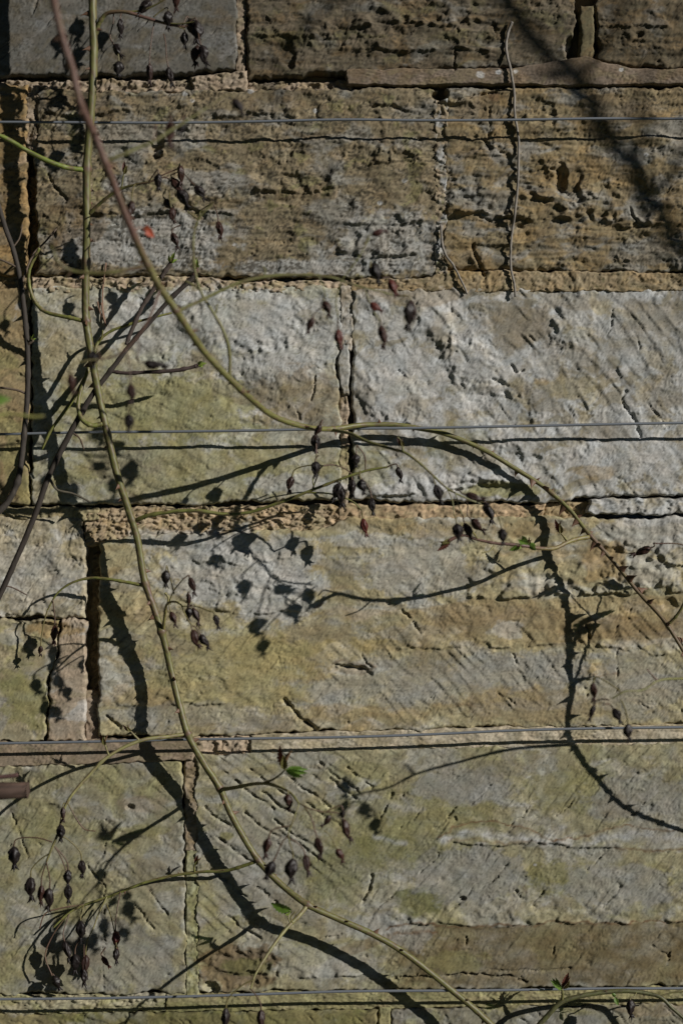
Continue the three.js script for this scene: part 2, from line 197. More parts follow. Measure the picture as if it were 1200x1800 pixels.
// ---------------------------------------------------------------- one stone (or one piece of mortar): a displaced front that turns back into the wall at its edges
function stoneHeight(st, x, y, near) {
  let z = st.z || 0;
  const w = N(x / 70, y / 70, st.seed) * 14, w2 = N(x / 70, y / 70, st.seed + 1) * 14;
  z += (st.broad ?? 3) * fbm(x / 230, y / 170, 2, st.seed + 2) + (st.med ?? 2) * fbm((x + w) / 62, (y + w2) / 46, 3, st.seed + 3);
  if (st.bed) { const b = fbm((x + w) / 240, (y + w2 * 0.6) / 26, 3, st.seed + 4); const q = b * 3.2, t = Math.floor(q), f = q - t; z += st.bed * (t + sstep(0.2, 0.75, f)) * 0.42 + st.bed * 0.45 * fbm(x / 120, y / 9, 2, st.seed + 5); }
  if (st.facet) { z += st.facet[1] * facet((x + w * 1.2 + N(x / 16, y / 16, st.seed + 6) * 4) / st.facet[0], (y * (st.facet[2] || 1) + w2 + x * (st.facet[3] || 0) + N(x / 16, y / 16, st.seed + 7) * 4) / st.facet[0], st.seed + 8); if (st.facet[4]) z += st.facet[4] * facet((x + w) / st.facet[0] * 2.6, (y + w2 - x * 0.3) / st.facet[0] * 2.6, st.seed + 9); }
  if (st.stroke) for (const [ang, len, wid, amp, x0, x1, y0 = -999, y1 = 9999] of st.stroke) { const m = sstep(x0 - 60, x0 + 60, x + w * 3) * sstep(x1 + 60, x1 - 60, x + w * 3) * sstep(y0 - 40, y0 + 40, y + w2 * 3) * sstep(y1 + 40, y1 - 40, y + w2 * 3); if (m > 0.01) z += m * amp * strokes(x, y, ang, len, wid, st.seed + 10); }
  if (st.scoop) for (const [ang, len, wid, amp, x0, x1, y0 = -999, y1 = 9999] of st.scoop) { const m = sstep(x0 - 50, x0 + 50, x + w * 4) * sstep(x1 + 50, x1 - 50, x + w * 4) * sstep(y0 - 30, y0 + 30, y + w2 * 3) * sstep(y1 + 30, y1 - 30, y + w2 * 3) * (0.3 + 0.7 * sstep(-0.3, 0.2, N(x / 90, y / 70, st.seed + 20))); if (m > 0.01) z += m * amp * scoops(x, y, ang, len, wid, Math.round(st.seed) + 10); }
  const rough = 0.55 + 0.9 * sstep(-0.25, 0.45, N(x / 85, y / 60, st.seed + 12));
  const fr = fbm(x / 19, y / 15, 4, st.seed + 13);
  z += (st.fine ?? 0.9) * 1.25 * rough * (fr + 0.5 * Math.abs(fbm(x / 9, y / 8, 2, st.seed + 11))) + (st.grain ?? 0.4) * 1.2 * rough * N(x / 4.4, y / 4, st.seed + 14) + 0.14 * N(x / 2.3, y / 2.2, st.seed + 16) + 0.34 * (hash(Math.round(x * 3), Math.round(y * 3), 5) - 0.5) * (0.6 + 0.6 * rough);
  if (st.flake) for (const [fx, fy, n, amp, so] of [[75, 52, 7, 1, 0], [34, 24, 5, 0.6, 6]]) { const q = (fbm((x + w) / fx, (y + w2) / fy, 3, st.seed + 50 + so) + 0.12 * N(x / 9, y / 7, st.seed + 53)) * n, t = Math.floor(q); z += st.flake * amp * (t + sstep(0.78, 1, q - t) - q * 0.55); }
  if (st.chip) z += st.chip * facet((x + w) / 17, (y + w2 * 0.7) / 13, st.seed + 19) * rough;
  if (st.crumb) { const c = fbm((x + w) / 20, (y + w2) / 13, 3, st.seed + 15); z += st.crumb * (Math.abs(c) * 2.2 - 0.5) + st.crumb * 0.5 * facet(x / 17, y / 13, st.seed + 16); }
  if (st.pit) z -= st.pit[1] * pits(x / (st.pit[2] || 15), y / (st.pit[2] || 15), st.seed + 17, st.pit[0] * (0.4 + 1.2 * rough)) * (0.6 + 0.4 * N(x / 50, y / 50, st.seed + 18));
  for (const r of near) if (x > r.bb[0] && x < r.bb[2] && y > r.bb[1] && y < r.bb[3]) z += r.f(x, y);
  return z;
}
const COL = [0, 0, 0];
function stoneColor(st, x, y, near) {
  let [r, g, b] = st.c;
  const wx = x + N(x / 50, y / 40, st.seed + 30) * 18, wy = y + N(x / 50, y / 40, st.seed + 31) * 12;
  const over = (c, m) => { r = lerp(r, c[0], m); g = lerp(g, c[1], m); b = lerp(b, c[2], m); };
  let k = 0;
  for (const [c, sx, sy, thr, soft, amt] of st.mix || []) { const n = fbm(wx / sx, wy / sy, 4, st.seed + 32 + 4 * k++) + N(x / 6, y / 6, st.seed + 60) * 0.06; over(c, amt * sstep(thr - soft, thr + soft, n)); }
  const keep = st.tone ?? 1;
  const mo = fbm(wx / 30, wy / 21, 4, st.seed + 90), big = fbm(wx / 120, wy / 70, 2, st.seed + 94);
  over([0.2 * keep, 0.168 * keep, 0.095 * keep], (st.mottle ?? 0.42) * sstep(0.08, 0.26, mo + big * 0.35)); over([r * 1.28, g * 1.28, b * 1.3], sstep(0.1, 0.3, -mo + big * 0.3));
  for (const t of near) if (x > t.bb[0] && x < t.bb[2] && y > t.bb[1] && y < t.bb[3]) { const m = t.f(x, y); if (m > 0.003) over([t.color[0] * keep, t.color[1] * keep, t.color[2] * keep], m); }
  if (st.speck) { const [c, thr, amt] = st.speck; const cl = fbm(x / 60, y / 42, 3, st.seed + 70); const n = fbm(x / 7.5, y / 5.5, 3, st.seed + 71); over(c, amt * sstep(thr - 0.05, thr + 0.07, n + cl * 0.55)); }
  const grain = 1 + 0.16 * fbm(x / 5, y / 4, 2, st.seed + 80) + 0.13 * N(x / 22, y / 16, st.seed + 81) + 0.09 * N(x / 2.1, y / 2.1, st.seed + 82) + 0.2 * (hash(Math.round(x * 3), Math.round(y * 3), 9) - 0.5) - 0.35 * sstep(0.42, 0.6, N(x / 4.6, y / 4, st.seed + 86));
  const warm = 0.05 * N(x / 30, y / 24, st.seed + 83);
  COL[0] = Math.max(0.01, r * grain * (1 + warm)); COL[1] = Math.max(0.01, g * grain); COL[2] = Math.max(0.008, b * grain * (1 - warm));
  return COL;
}
const stepAt = (v, lo, hi) => (v > lo - 30 && v < hi + 30 ? 2 : v > lo - 420 && v < hi + 420 ? 5 : 10);
function ticks(a, b, lo, hi, k) { const t = [0]; let v = a; while (v < b - 0.5) { v = Math.min(b, v + stepAt(v, lo, hi) * k); t.push((v - a) / (b - a)); } return t; }
const stoneMaterial = new THREE.MeshStandardMaterial({ vertexColors: true, roughness: 0.96, metalness: 0 });
const wallX = (x) => (x - 600) * S, wallY = (y) => EYE + (900 - y) * S;
const built = [];
function blockGeometry(st) {
  const mm = (e) => typeof e === 'number' ? [e, e] : [Math.min(...e.map((p) => p[1])), Math.max(...e.map((p) => p[1]))];
  const L = mm(st.L)[0], R = mm(st.R)[1], T = mm(st.T)[0], B = mm(st.B)[1], ew = st.ew ?? 3.2, sd = st.seed;
  const us = ticks(L, R, 0, 1200, st.coarse || 1), vs = ticks(T, B, 0, 1800, st.coarse || 1), nu = us.length, nv = vs.length;
  const nearR = applies(reliefs, [L - 10, R + 10], [T - 10, B + 10]), nearT = applies(tints, [L - 10, R + 10], [T - 10, B + 10]);
  const wob = (a, s) => ew * (N(a / 38, s, sd + s) * 1.6 + N(a / 11, s, sd + s + 1) * 0.9);
  const el = (y) => line(st.L, y) + wob(y, 21), er = (y) => line(st.R, y) + wob(y, 23), et = (x) => line(st.T, x) + wob(x, 25), eb = (x) => line(st.B, x) + wob(x, 27);
  const cnt = nu * nv + 2 * (nu + nv), P = new Float32Array(cnt * 3), C = new Float32Array(cnt * 3), I = [];
  const depth = (st.depth ?? 9) * 0.62, eR = (st.edge ?? 9) * 0.6, back = st.back ?? -34;
  let o = 0;
  const XY = new Float32Array(nu * nv * 2);
  for (let j = 0; j < nv; j++) for (let i = 0; i < nu; i++, o++) {
    const x0 = lerp(L, R, us[i]), y0 = lerp(T, B, vs[j]);
    const y = lerp(et(x0), eb(x0), vs[j]), x = lerp(el(y0), er(y0), us[i]);
    const d = Math.min(x - el(y0), er(y0) - x, y - et(x0), eb(x0) - y);
    const rr = eR * (0.55 + 0.75 * Math.abs(N(x / 30, y / 30, sd + 41)) + 0.9 * sstep(0.1, 0.6, N(x / 44, y / 44, sd + 42)));
    let z = stoneHeight(st, x, y, nearR);
    if (d < rr) { const q = 1 - Math.max(0, d) / rr; z -= depth * (1 - Math.sqrt(Math.max(0, 1 - q * q))); }
    if (st.shape) z += st.shape(x, y);
    const c = stoneColor(st, x, y, nearT);
    P[o * 3] = wallX(x); P[o * 3 + 1] = wallY(y); P[o * 3 + 2] = Math.max(z, back + 3) * 0.001;
    XY[o * 2] = x; XY[o * 2 + 1] = y;
    C[o * 3] = c[0]; C[o * 3 + 1] = c[1]; C[o * 3 + 2] = c[2];
  }
  for (let j = 0; j + 1 < nv; j++) for (let i = 0; i + 1 < nu; i++) { const a = j * nu + i, b = a + 1, c = a + nu, d = c + 1; I.push(a, c, b, b, c, d); }
  const ring = [];
  for (let i = 0; i < nu; i++) ring.push(i);
  for (let j = 1; j < nv; j++) ring.push(j * nu + nu - 1);
  for (let i = nu - 2; i >= 0; i--) ring.push((nv - 1) * nu + i);
  for (let j = nv - 2; j > 0; j--) ring.push(j * nu);
  const base = o;
  for (const k of ring) { P.set([P[k * 3], P[k * 3 + 1], back * 0.001], o * 3); C.set([C[k * 3], C[k * 3 + 1], C[k * 3 + 2]], o * 3); o++; }
  for (let k = 0; k < ring.length; k++) { const n = (k + 1) % ring.length; I.push(ring[k], ring[n], base + k, ring[n], base + n, base + k); }
  const g = new THREE.BufferGeometry();
  g.setAttribute('position', new THREE.BufferAttribute(P.slice(0, o * 3), 3)); g.setAttribute('color', new THREE.BufferAttribute(C.slice(0, o * 3), 3)); g.setIndex(I); g.computeVertexNormals();
  st.nearR = nearR; st.box = [L, T, R, B]; built.push(st);
  return g;
}
const wall = new THREE.Group(); wall.name = 'stone_wall';
wall.userData = { label: 'old sandstone block wall with crumbling mortar joints behind the canes and wires', category: 'wall' };
scene.add(wall);
const counts = {};
const numbered = (n) => { const k = counts[n] = (counts[n] ?? -1) + 1; return k ? n + '_' + String(k).padStart(3, '0') : n; };
function add(name, geo, mat, parent, label) { const m = new THREE.Mesh(geo, mat); m.name = name; m.castShadow = m.receiveShadow = true; parent.add(m); if (label) m.userData.label = label; return m; }
let seedNo = 3;
function stone(st, label) { st.seed = st.seed ?? (seedNo += 7.3); return add(numbered('stone'), blockGeometry(st), stoneMaterial, wall, label); }
function mortar(st, label) { st.seed = st.seed ?? (seedNo += 7.3); const k = st.grow ?? 3, sh = (e, d) => (typeof e === 'number' ? e + d : e.map(([u, v]) => [u, v + d])); st.L = sh(st.L, -k); st.R = sh(st.R, k); st.T = sh(st.T, -k); st.B = sh(st.B, k); return add(numbered('mortar_joint'), blockGeometry({ broad: 1, med: 1, fine: 1.1, grain: 0.55, depth: 6, edge: 6, ew: 2.6, ...st }), stoneMaterial, wall, label); }
const heightAt = (x, y) => { let best = -20; for (const st of built) if (x > st.box[0] && x < st.box[2] && y > st.box[1] && y < st.box[3]) best = Math.max(best, stoneHeight(st, x, y, st.nearR)); return best * 0.001; };

// ---------------------------------------------------------------- the wall in view: stones course by course
const mul = (c, k) => c.map((v) => v * k);
const D1 = 0.46, D2 = 0.56;   // darker, sootier stones of the upper courses
// course 0
stone({ L: -330, R: [[-200, 418], [130, 416]], T: -200, B: [[-130, 134], [200, 131], [340, 126], [420, 119]], c: mul([0.235, 0.222, 0.19], D1), mix: [[mul(PALE, D1), 70, 46, 0.2, 0.12, 0.6], [mul(TAN, D1), 90, 60, 0.22, 0.14, 0.5]], tone: D1, stroke: [[-0.75, 90, 15, 1.7, -200, 600]], broad: 2.5, med: 1.2, fine: 0.5, grain: 0.3, speck: [DARK, 0.42, 0.6], edge: 7, depth: 8 }, 'smooth grey stone with curved tool strokes');
stone({ L: [[-200, 434], [150, 433]], R: [[-200, 1008], [60, 1012], [120, 1000]], T: -200, B: [[430, 139], [520, 131], [600, 128], [700, 122], [1010, 116]], c: mul([0.235, 0.19, 0.125], D1), mix: [[mul(BROWN, 0.8), 90, 40, 0.12, 0.12, 0.7], [mul(OLIVE, D1), 60, 34, 0.2, 0.12, 0.5], [mul(GREY, D2), 80, 40, 0.25, 0.1, 0.6]], tone: D1, bed: 3, flake: 0.7, chip: 0.8, med: 2.6, facet: [62, 2.2, 1.3], fine: 1.7, grain: 0.5, pit: [0.025, 3.2, 13], speck: [DARK, 0.22, 0.75], edge: 12 });
stone({ L: [[-200, 1046], [110, 1048]], R: 1500, T: -200, B: [[1045, 104], [1075, 112], [1120, 118], [1340, 116]], c: mul([0.215, 0.17, 0.1], D1), mix: [[mul(BROWN, 0.8), 90, 40, 0.1, 0.12, 0.7], [mul(GREY, D1), 70, 40, 0.22, 0.1, 0.6]], tone: D1, bed: 3, flake: 0.7, chip: 0.8, med: 2.6, fine: 1.6, pit: [0.02, 3.2, 14], speck: [DARK, 0.28, 0.75], edge: 11 });
// course 1
stone({ L: -150, R: [[140, 50], [260, 47], [480, 49]], T: 146, B: 484, c: mul([0.3, 0.2, 0.085], 0.8), mix: [[BROWN, 70, 50, 0.15, 0.12, 0.7], [mul(PINK, 0.8), 50, 40, 0.22, 0.1, 0.6]], tone: 0.8, med: 4, broad: 4, fine: 1.5, bed: 3, pit: [0.14, 4, 14], speck: [DARK, 0.36, 0.6], edge: 12 }, 'narrow ochre stone');
stone({ L: [[150, 63], [300, 62], [480, 64]], R: [[150, 768], [300, 772], [480, 768]], T: [[60, 156], [300, 160], [450, 158], [600, 155], [770, 153]], B: [[60, 484], [380, 484], [470, 489], [735, 488], [770, 480]], c: mul([0.29, 0.235, 0.145], 0.66), mix: [[mul(GREY, 0.74), 90, 46, 0.1, 0.14, 0.7], [mul(TAN, 0.7), 60, 30, 0.16, 0.1, 0.7], [mul(OLIVE, 0.75), 50, 34, 0.28, 0.1, 0.6]], tone: 0.8, bed: 2.6, flake: 0.7, chip: 0.9, med: 2.8, facet: [52, 1.6, 1.4], fine: 1.7, grain: 0.6, pit: [0.03, 3, 10], speck: [DARK, 0.2, 0.75], edge: 10 }, 'large ochre stone with dark specks and a pale crust along its foot');
stone({ L: [[150, 782], [300, 778], [480, 781]], R: 1650, T: [[770, 153], [1000, 153], [1340, 154]], B: [[780, 472], [900, 476], [1070, 474], [1190, 478], [1340, 476]], c: mul([0.3, 0.235, 0.13], 0.66), mix: [[mul(TAN, 0.74), 100, 40, 0.05, 0.14, 0.7], [mul(GREY, 0.74), 90, 36, 0.05, 0.12, 0.75], [mul(OCHRE, 0.8), 80, 30, 0.2, 0.12, 0.7]], tone: 0.74, bed: 3.6, flake: 0.8, chip: 1.0, med: 3.4, facet: [54, 2.0, 1.6], fine: 1.7, grain: 0.6, pit: [0.018, 3.6, 13], speck: [DARK, 0.33, 0.75], edge: 12 }, 'ochre stone worn into rough ledges');
// course 2
stone({ L: -240, R: [[500, 53], [880, 52]], T: 506, B: 888, c: [0.25, 0.19, 0.1], mix: [[BROWN, 60, 60, 0.2, 0.12, 0.5], [OLIVE, 70, 60, 0.1, 0.14, 0.6]], tone: 0.9, med: 3, fine: 1.3, pit: [0.1, 3], edge: 10 });
stone({ L: [[500, 56], [880, 55]], R: [[500, 604], [590, 606], [640, 594], [690, 598], [880, 600]], T: [[50, 503], [300, 503], [420, 499], [600, 502]], B: [[50, 886], [260, 888], [380, 884], [560, 880], [610, 884]], c: [0.345, 0.338, 0.27], mix: [[BUFF, 90, 60, 0.08, 0.14, 0.6], [PALE, 70, 46, 0.18, 0.12, 0.7], [OLIVE, 80, 60, 0.24, 0.12, 0.5]], grain: 0.32, facet: [58, 0.9, 1.2, 0.3, 0.3], flake: 0.5, scoop: [[0.5, 60, 26, 1.3, 0, 700]], med: 1.6, broad: 4, fine: 0.85, pit: [0.02, 3, 14], speck: [mul(OLIVE, 0.5), 0.46, 0.5], edge: 9 }, 'pale grey stone with a yellow-green lower half');
stone({ L: [[500, 619], [880, 619]], R: 1420, T: [[610, 508], [760, 506], [1000, 508], [1340, 504]], B: [[610, 879], [760, 882], [960, 884], [1030, 874], [1340, 868]], c: [0.362, 0.362, 0.345], mix: [[BUFF, 60, 46, 0.16, 0.12, 0.65], [GREY, 90, 60, 0.12, 0.12, 0.6], [WHITE, 54, 40, 0.22, 0.1, 0.6]], facet: [46, 1.1, 0.8, -0.55, 0.4], flake: 0.35, scoop: [[0.95, 62, 25, 2.4, 500, 1400]], mottle: 0.6, med: 1.2, broad: 5, fine: 0.85, grain: 0.4, pit: [0.012, 3, 16], edge: 8 }, 'pale grey rock-faced stone with chipped scallops');
stone({ L: [[870, 1034], [906, 1030]], R: 1420, T: [[1030, 880], [1100, 876], [1340, 870]], B: [[1030, 903], [1090, 905], [1340, 902]], c: PALE, mix: [[BUFF, 40, 20, 0.2, 0.12, 0.5]], z: 5, med: 2.5, fine: 1.6, crumb: 2, edge: 6, depth: 7, ew: 2.5 }, 'thin grey sliver of stone');
stone({ L: [[598, 606], [640, 591], [690, 600]], R: 614, T: 598, B: 694, c: GREY, z: 1, med: 1.2, fine: 0.8, edge: 5, depth: 7, ew: 1.6 }, 'thin grey flake stuck in the joint');
// course 3
stone({ L: -180, R: [[900, 140], [960, 151], [1080, 151]], T: [[-130, 906], [150, 908]], B: [[-130, 1083], [60, 1085], [150, 1087]], c: [0.35, 0.31, 0.22], mix: [[PALE, 60, 46, 0.15, 0.12, 0.6], [BUFF, 70, 60, 0.15, 0.12, 0.6]], flake: 0.8, stroke: [[-0.8, 70, 18, 1.2, -200, 400]], med: 2.4, fine: 1.2, facet: [46, 1.5], pit: [0.05, 2.6], edge: 10 });
stone({ L: -180, R: [[1080, 104], [1150, 102], [1200, 84], [1305, 80]], T: 1089, B: 1305, c: [0.305, 0.27, 0.175], mix: [[OLIVE, 70, 60, 0.05, 0.14, 0.6], [PINK, 60, 40, 0.22, 0.1, 0.5], [GREY, 60, 50, 0.2, 0.1, 0.6]], med: 2.4, fine: 0.9, edge: 6 });
stone({ L: [[1080, 107], [1150, 106], [1200, 87], [1305, 84]], R: [[1080, 152], [1305, 149]], T: 1089, B: 1304, c: [0.33, 0.27, 0.2], mix: [[PINK, 40, 40, 0.1, 0.12, 0.6], [PALE, 50, 40, 0.2, 0.1, 0.6]], med: 2, z: 1, fine: 1, edge: 7 });
stone({ L: [[900, 176], [1000, 173], [1300, 174]], R: 1580, T: [[170, 952], [250, 938], [330, 937], [560, 930], [620, 908], [760, 909], [960, 905], [1020, 910], [1340, 908]], B: [[170, 1297], [330, 1293], [600, 1286], [900, 1279], [1340, 1273]], c: [0.33, 0.292, 0.172], mix: [[PALE, 130, 50, 0.14, 0.14, 0.6], [BUFF, 160, 34, 0.05, 0.14, 0.6], [OCHRE, 150, 34, 0.2, 0.12, 0.4], [GREY, 120, 40, 0.22, 0.1, 0.5]], bed: 0.8, flake: 0.4, scoop: [[0.8, 52, 17, 1.7, 560, 1400, 1110, 1400], [-0.75, 56, 19, 2.0, 100, 600, 1020, 1400], [0.75, 48, 18, 1.3, 100, 1400, 850, 1050], [0.8, 46, 17, 1.1, 560, 1400, 1030, 1130]], facet: [46, 0.6, 1, -0.3], med: 1.3, broad: 4, fine: 0.85, grain: 0.4, pit: [0.02, 3, 15], edge: 9 }, 'long buff stone crossed by ochre beds');
// course 4
stone({ L: -360, R: [[1340, 322], [1480, 324], [1750, 326]], T: [[-130, 1352], [60, 1345], [200, 1340], [330, 1334]], B: [[-130, 1749], [180, 1747], [330, 1745]], c: [0.24, 0.222, 0.14], tone: 0.86, mix: [[GREY, 90, 70, 0.06, 0.14, 0.7], [OLIVE, 90, 70, 0.18, 0.14, 0.5]], flake: 0.25, scoop: [[0.72, 60, 20, 1.5, 150, 500, 1300, 1800], [-1.05, 60, 20, 2.0, -200, 180, 1300, 1700], [0.6, 60, 22, 0.8, -200, 180, 1680, 1800]], med: 1.4, broad: 3.5, fine: 0.8, grain: 0.38, pit: [0.03, 3], edge: 7 }, 'grey-olive stone with a thin upright crack');
stone({ L: [[1320, 343], [1480, 343], [1740, 346]], R: 1390, T: [[340, 1330], [450, 1320], [620, 1316], [900, 1309], [1340, 1303]], B: [[340, 1744], [600, 1742], [900, 1738], [1340, 1731]], c: [0.268, 0.246, 0.15], tone: 0.88, mix: [[GREY, 110, 70, 0.02, 0.14, 0.65], [OLIVE, 110, 60, 0.2, 0.12, 0.45], [PALE, 90, 50, 0.28, 0.1, 0.5]], flake: 0.25, scoop: [[0.66, 90, 19, 2.3, 300, 610, 1280, 1650], [-0.85, 46, 18, 2.0, 610, 1400, 1280, 1630], [-1.0, 42, 19, 2.0, 610, 1400, 1625, 1740], [0.6, 60, 20, 0.9, 300, 610, 1640, 1760]], med: 1.2, broad: 4, fine: 0.8, grain: 0.38, pit: [0.03, 3, 15], edge: 7 }, 'broad tooled stone with pale veins and a brown band along its foot');
// course 5
stone({ L: -200, R: 664, T: [[-130, 1785], [300, 1779], [664, 1774]], B: 2160, c: [0.19, 0.165, 0.08], tone: 0.75, mix: [[MOSS, 90, 60, 0.1, 0.14, 0.6], [GREY, 90, 60, 0.15, 0.12, 0.6]], stroke: [[0.8, 60, 14, 1.2, -200, 1400]], med: 2.4, fine: 1, edge: 8 });
stone({ L: 686, R: 1530, T: [[686, 1774], [900, 1768], [1340, 1763]], B: 2160, c: [0.2, 0.19, 0.14], tone: 0.75, mix: [[mul(GREY, 0.8), 90, 60, 0.05, 0.14, 0.7], [OLIVE, 90, 60, 0.2, 0.12, 0.6]], stroke: [[0.8, 60, 14, 1.6, -200, 1400]], med: 2.4, fine: 1, edge: 8 });

// mortar: flush ribbons, crumbling beds and hollow joints
const RIB = [0.205, 0.158, 0.115];
mortar({ grow: 0, L: -420, R: 350, T: [[-130, 141], [120, 139], [350, 137]], B: 162, c: mul(PINK, 0.78), mix: [[TAN, 40, 20, 0.15, 0.12, 0.6]], z: -7, crumb: 5, speck: [DARK, 0.4, 0.5] });
mortar({ L: 340, R: 431, T: [[340, 136], [420, 126]], B: [[340, 160], [431, 156]], c: mul(PINK, 0.8), z: 0, crumb: 3.5, edge: 8 });
mortar({ L: 434, R: 618, T: [[434, 143], [618, 140]], B: 160, c: mul(PINK, 0.72), mix: [[TAN, 30, 20, 0.1, 0.12, 0.6]], z: -9, crumb: 6, speck: [DARK, 0.36, 0.6] });
mortar({ grow: 1, L: 609, R: 1640, T: [[609, 123], [900, 121], [980, 108], [1030, 98], [1060, 110], [1110, 122], [1340, 121]], B: [[609, 150], [900, 149], [1000, 152], [1130, 148], [1340, 150]], c: mul(RIB, 0.82), mix: [[mul(BROWN, 0.9), 60, 30, 0.1, 0.14, 0.5]], z: 4, fine: 0.6, edge: 4, depth: 9, ew: 1.4, speck: [DARK, 0.5, 0.5] }, 'smooth brown ribbon of newer mortar');
mortar({ grow: 0, L: [[-200, 1016], [104, 1018]], R: 1043, T: 8, B: 106, c: mul([0.2, 0.17, 0.09], 0.55), mix: [[mul(BROWN, 0.8), 40, 40, 0.1, 0.12, 0.6]], z: 0, fine: 0.7, edge: 9, depth: 9, speck: [DARK, 0.4, 0.6] });
mortar({ L: 416, R: 429, T: -200, B: 130, c: mul(PINK, 0.66), z: -4, crumb: 3, edge: 6 });
mortar({ L: 46, R: 63, T: 150, B: 262, c: mul(PINK, 0.75), z: -4, crumb: 4 });
mortar({ L: 50, R: 61, T: 300, B: 486, c: mul(TAN, 0.7), z: -19, crumb: 5 });
mortar({ L: 765, R: [[190, 785], [330, 783], [420, 782]], T: 176, B: 482, c: mul(PALE, 0.75), mix: [[TAN, 30, 40, -0.05, 0.1, 0.8]], z: 0, crumb: 4, edge: 5, speck: [MOSS, 0.35, 0.6] });
mortar({ L: -420, R: 64, T: 484, B: 508, c: mul(TAN, 0.9), z: -8, crumb: 4 });
mortar({ L: 60, R: 625, T: [[60, 488], [370, 489], [400, 496], [625, 495]], B: 512, c: PINK, mix: [[BUFF, 40, 20, 0.1, 0.12, 0.6], [TAN, 30, 20, 0.2, 0.1, 0.6]], z: -2, crumb: 4, speck: [mul(MOSS, 0.6), 0.42, 0.6] });
mortar({ L: 618, R: 1640, T: [[618, 492], [735, 492], [790, 478], [1340, 482]], B: [[618, 512], [1340, 508]], c: [0.265, 0.21, 0.13], mix: [[OCHRE, 40, 24, 0.15, 0.12, 0.5], [TAN, 30, 20, 0.1, 0.1, 0.7]], z: 0, crumb: 1.8, flake: 0.8, pit: [0.08, 4, 12], speck: [mul(MOSS, 0.5), 0.4, 0.6] });
mortar({ grow: 5, L: 601, R: 617, T: 505, B: 610, c: [0.35, 0.31, 0.25], z: 0, crumb: 2, edge: 3 });
mortar({ L: 599, R: 609, T: 690, B: 884, c: mul(PINK, 0.9), z: -3, crumb: 3, depth: 3 });
mortar({ L: -420, R: 172, T: 893, B: 912, c: BUFF, z: -2, crumb: 3 });
mortar({ L: 150, R: 600, T: [[150, 896], [300, 892], [600, 889]], B: [[150, 958], [250, 944], [420, 938], [600, 934]], c: [0.345, 0.265, 0.17], mix: [[BUFF, 44, 24, 0.12, 0.12, 0.6], [OCHRE, 40, 20, 0.2, 0.1, 0.6]], z: -4, crumb: 4, flake: 1, pit: [0.08, 4, 13] }, 'crumbling orange-buff mortar');
mortar({ L: 596, R: 955, T: [[596, 890], [800, 889], [955, 890]], B: [[596, 913], [760, 912], [955, 908]], c: [0.39, 0.285, 0.175], mix: [[BUFF, 60, 24, 0.15, 0.12, 0.6]], z: -3, crumb: 2.2, fine: 0.9 });
mortar({ L: 950, R: 1045, T: 886, B: 912, c: [0.33, 0.25, 0.14], z: -9, crumb: 4 });
mortar({ grow: 0, L: 155, R: 176, T: 905, B: 1240, c: mul(TAN, 0.9), z: -24, crumb: 4, back: -40 });
mortar({ L: 150, R: 174, T: 1218, B: 1308, c: mul(RIB, 1.15), z: -7, crumb: 2.5, edge: 7 });
mortar({ grow: 5, L: -420, R: [[1300, 338], [1345, 336]], T: [[-130, 1308], [60, 1310], [338, 1301]], B: [[-130, 1346], [100, 1342], [338, 1332]], c: [0.225, 0.178, 0.125], mix: [[BUFF, 60, 20, 0.25, 0.1, 0.4]], z: 2, fine: 0.7, edge: 5, depth: 8, ew: 1.8 }, 'smooth brown ribbon of newer mortar');
mortar({ grow: 5, L: 342, R: 440, T: [[342, 1301], [440, 1296]], B: [[342, 1328], [440, 1321]], c: mul(PINK, 1.1), z: -3, crumb: 4 });
mortar({ grow: 6, L: 445, R: 1640, T: [[445, 1297], [600, 1291], [900, 1283], [1340, 1277]], B: [[445, 1320], [600, 1316], [900, 1308], [1340, 1303]], c: [0.40, 0.35, 0.26], mix: [[BUFF, 60, 20, 0.1, 0.12, 0.5]], z: -1, fine: 1.0, crumb: 0.9, edge: 5, ew: 1.6 });
mortar({ L: 326, R: 345, T: 1334, B: 1495, c: [0.26, 0.21, 0.15], mix: [[TAN, 20, 50, 0.05, 0.12, 0.7]], z: -2, crumb: 1.5, fine: 0.9, edge: 4, depth: 7, ew: 1.6 });
mortar({ L: 328, R: 347, T: 1496, B: 1752, c: [0.3, 0.295, 0.175], mix: [[OLIVE, 20, 50, 0.05, 0.12, 0.7]], z: -1.5, crumb: 1.3, fine: 0.9, edge: 4, depth: 7, ew: 1.4 }, 'pale green-grey upright ribbon of mortar');
mortar({ L: -420, R: 288, T: [[-130, 1752], [288, 1750]], B: [[-130, 1785], [288, 1778]], c: [0.3, 0.275, 0.18], mix: [[OLIVE, 40, 20, 0.1, 0.12, 0.6]], z: -2, crumb: 2.6, fine: 1.4 });
mortar({ L: 291, R: 1640, T: [[291, 1748], [600, 1746], [900, 1742], [1340, 1735]], B: [[291, 1778], [664, 1772], [1000, 1766], [1340, 1762]], c: [0.25, 0.23, 0.115], mix: [[BUFF, 60, 20, 0.2, 0.12, 0.6], [MOSS, 50, 20, 0.3, 0.1, 0.4]], z: -1, fine: 0.9, crumb: 1.3, edge: 5 });
mortar({ L: 666, R: 684, T: 1772, B: 2160, c: [0.27, 0.245, 0.12], z: -1, fine: 0.8, edge: 5 });

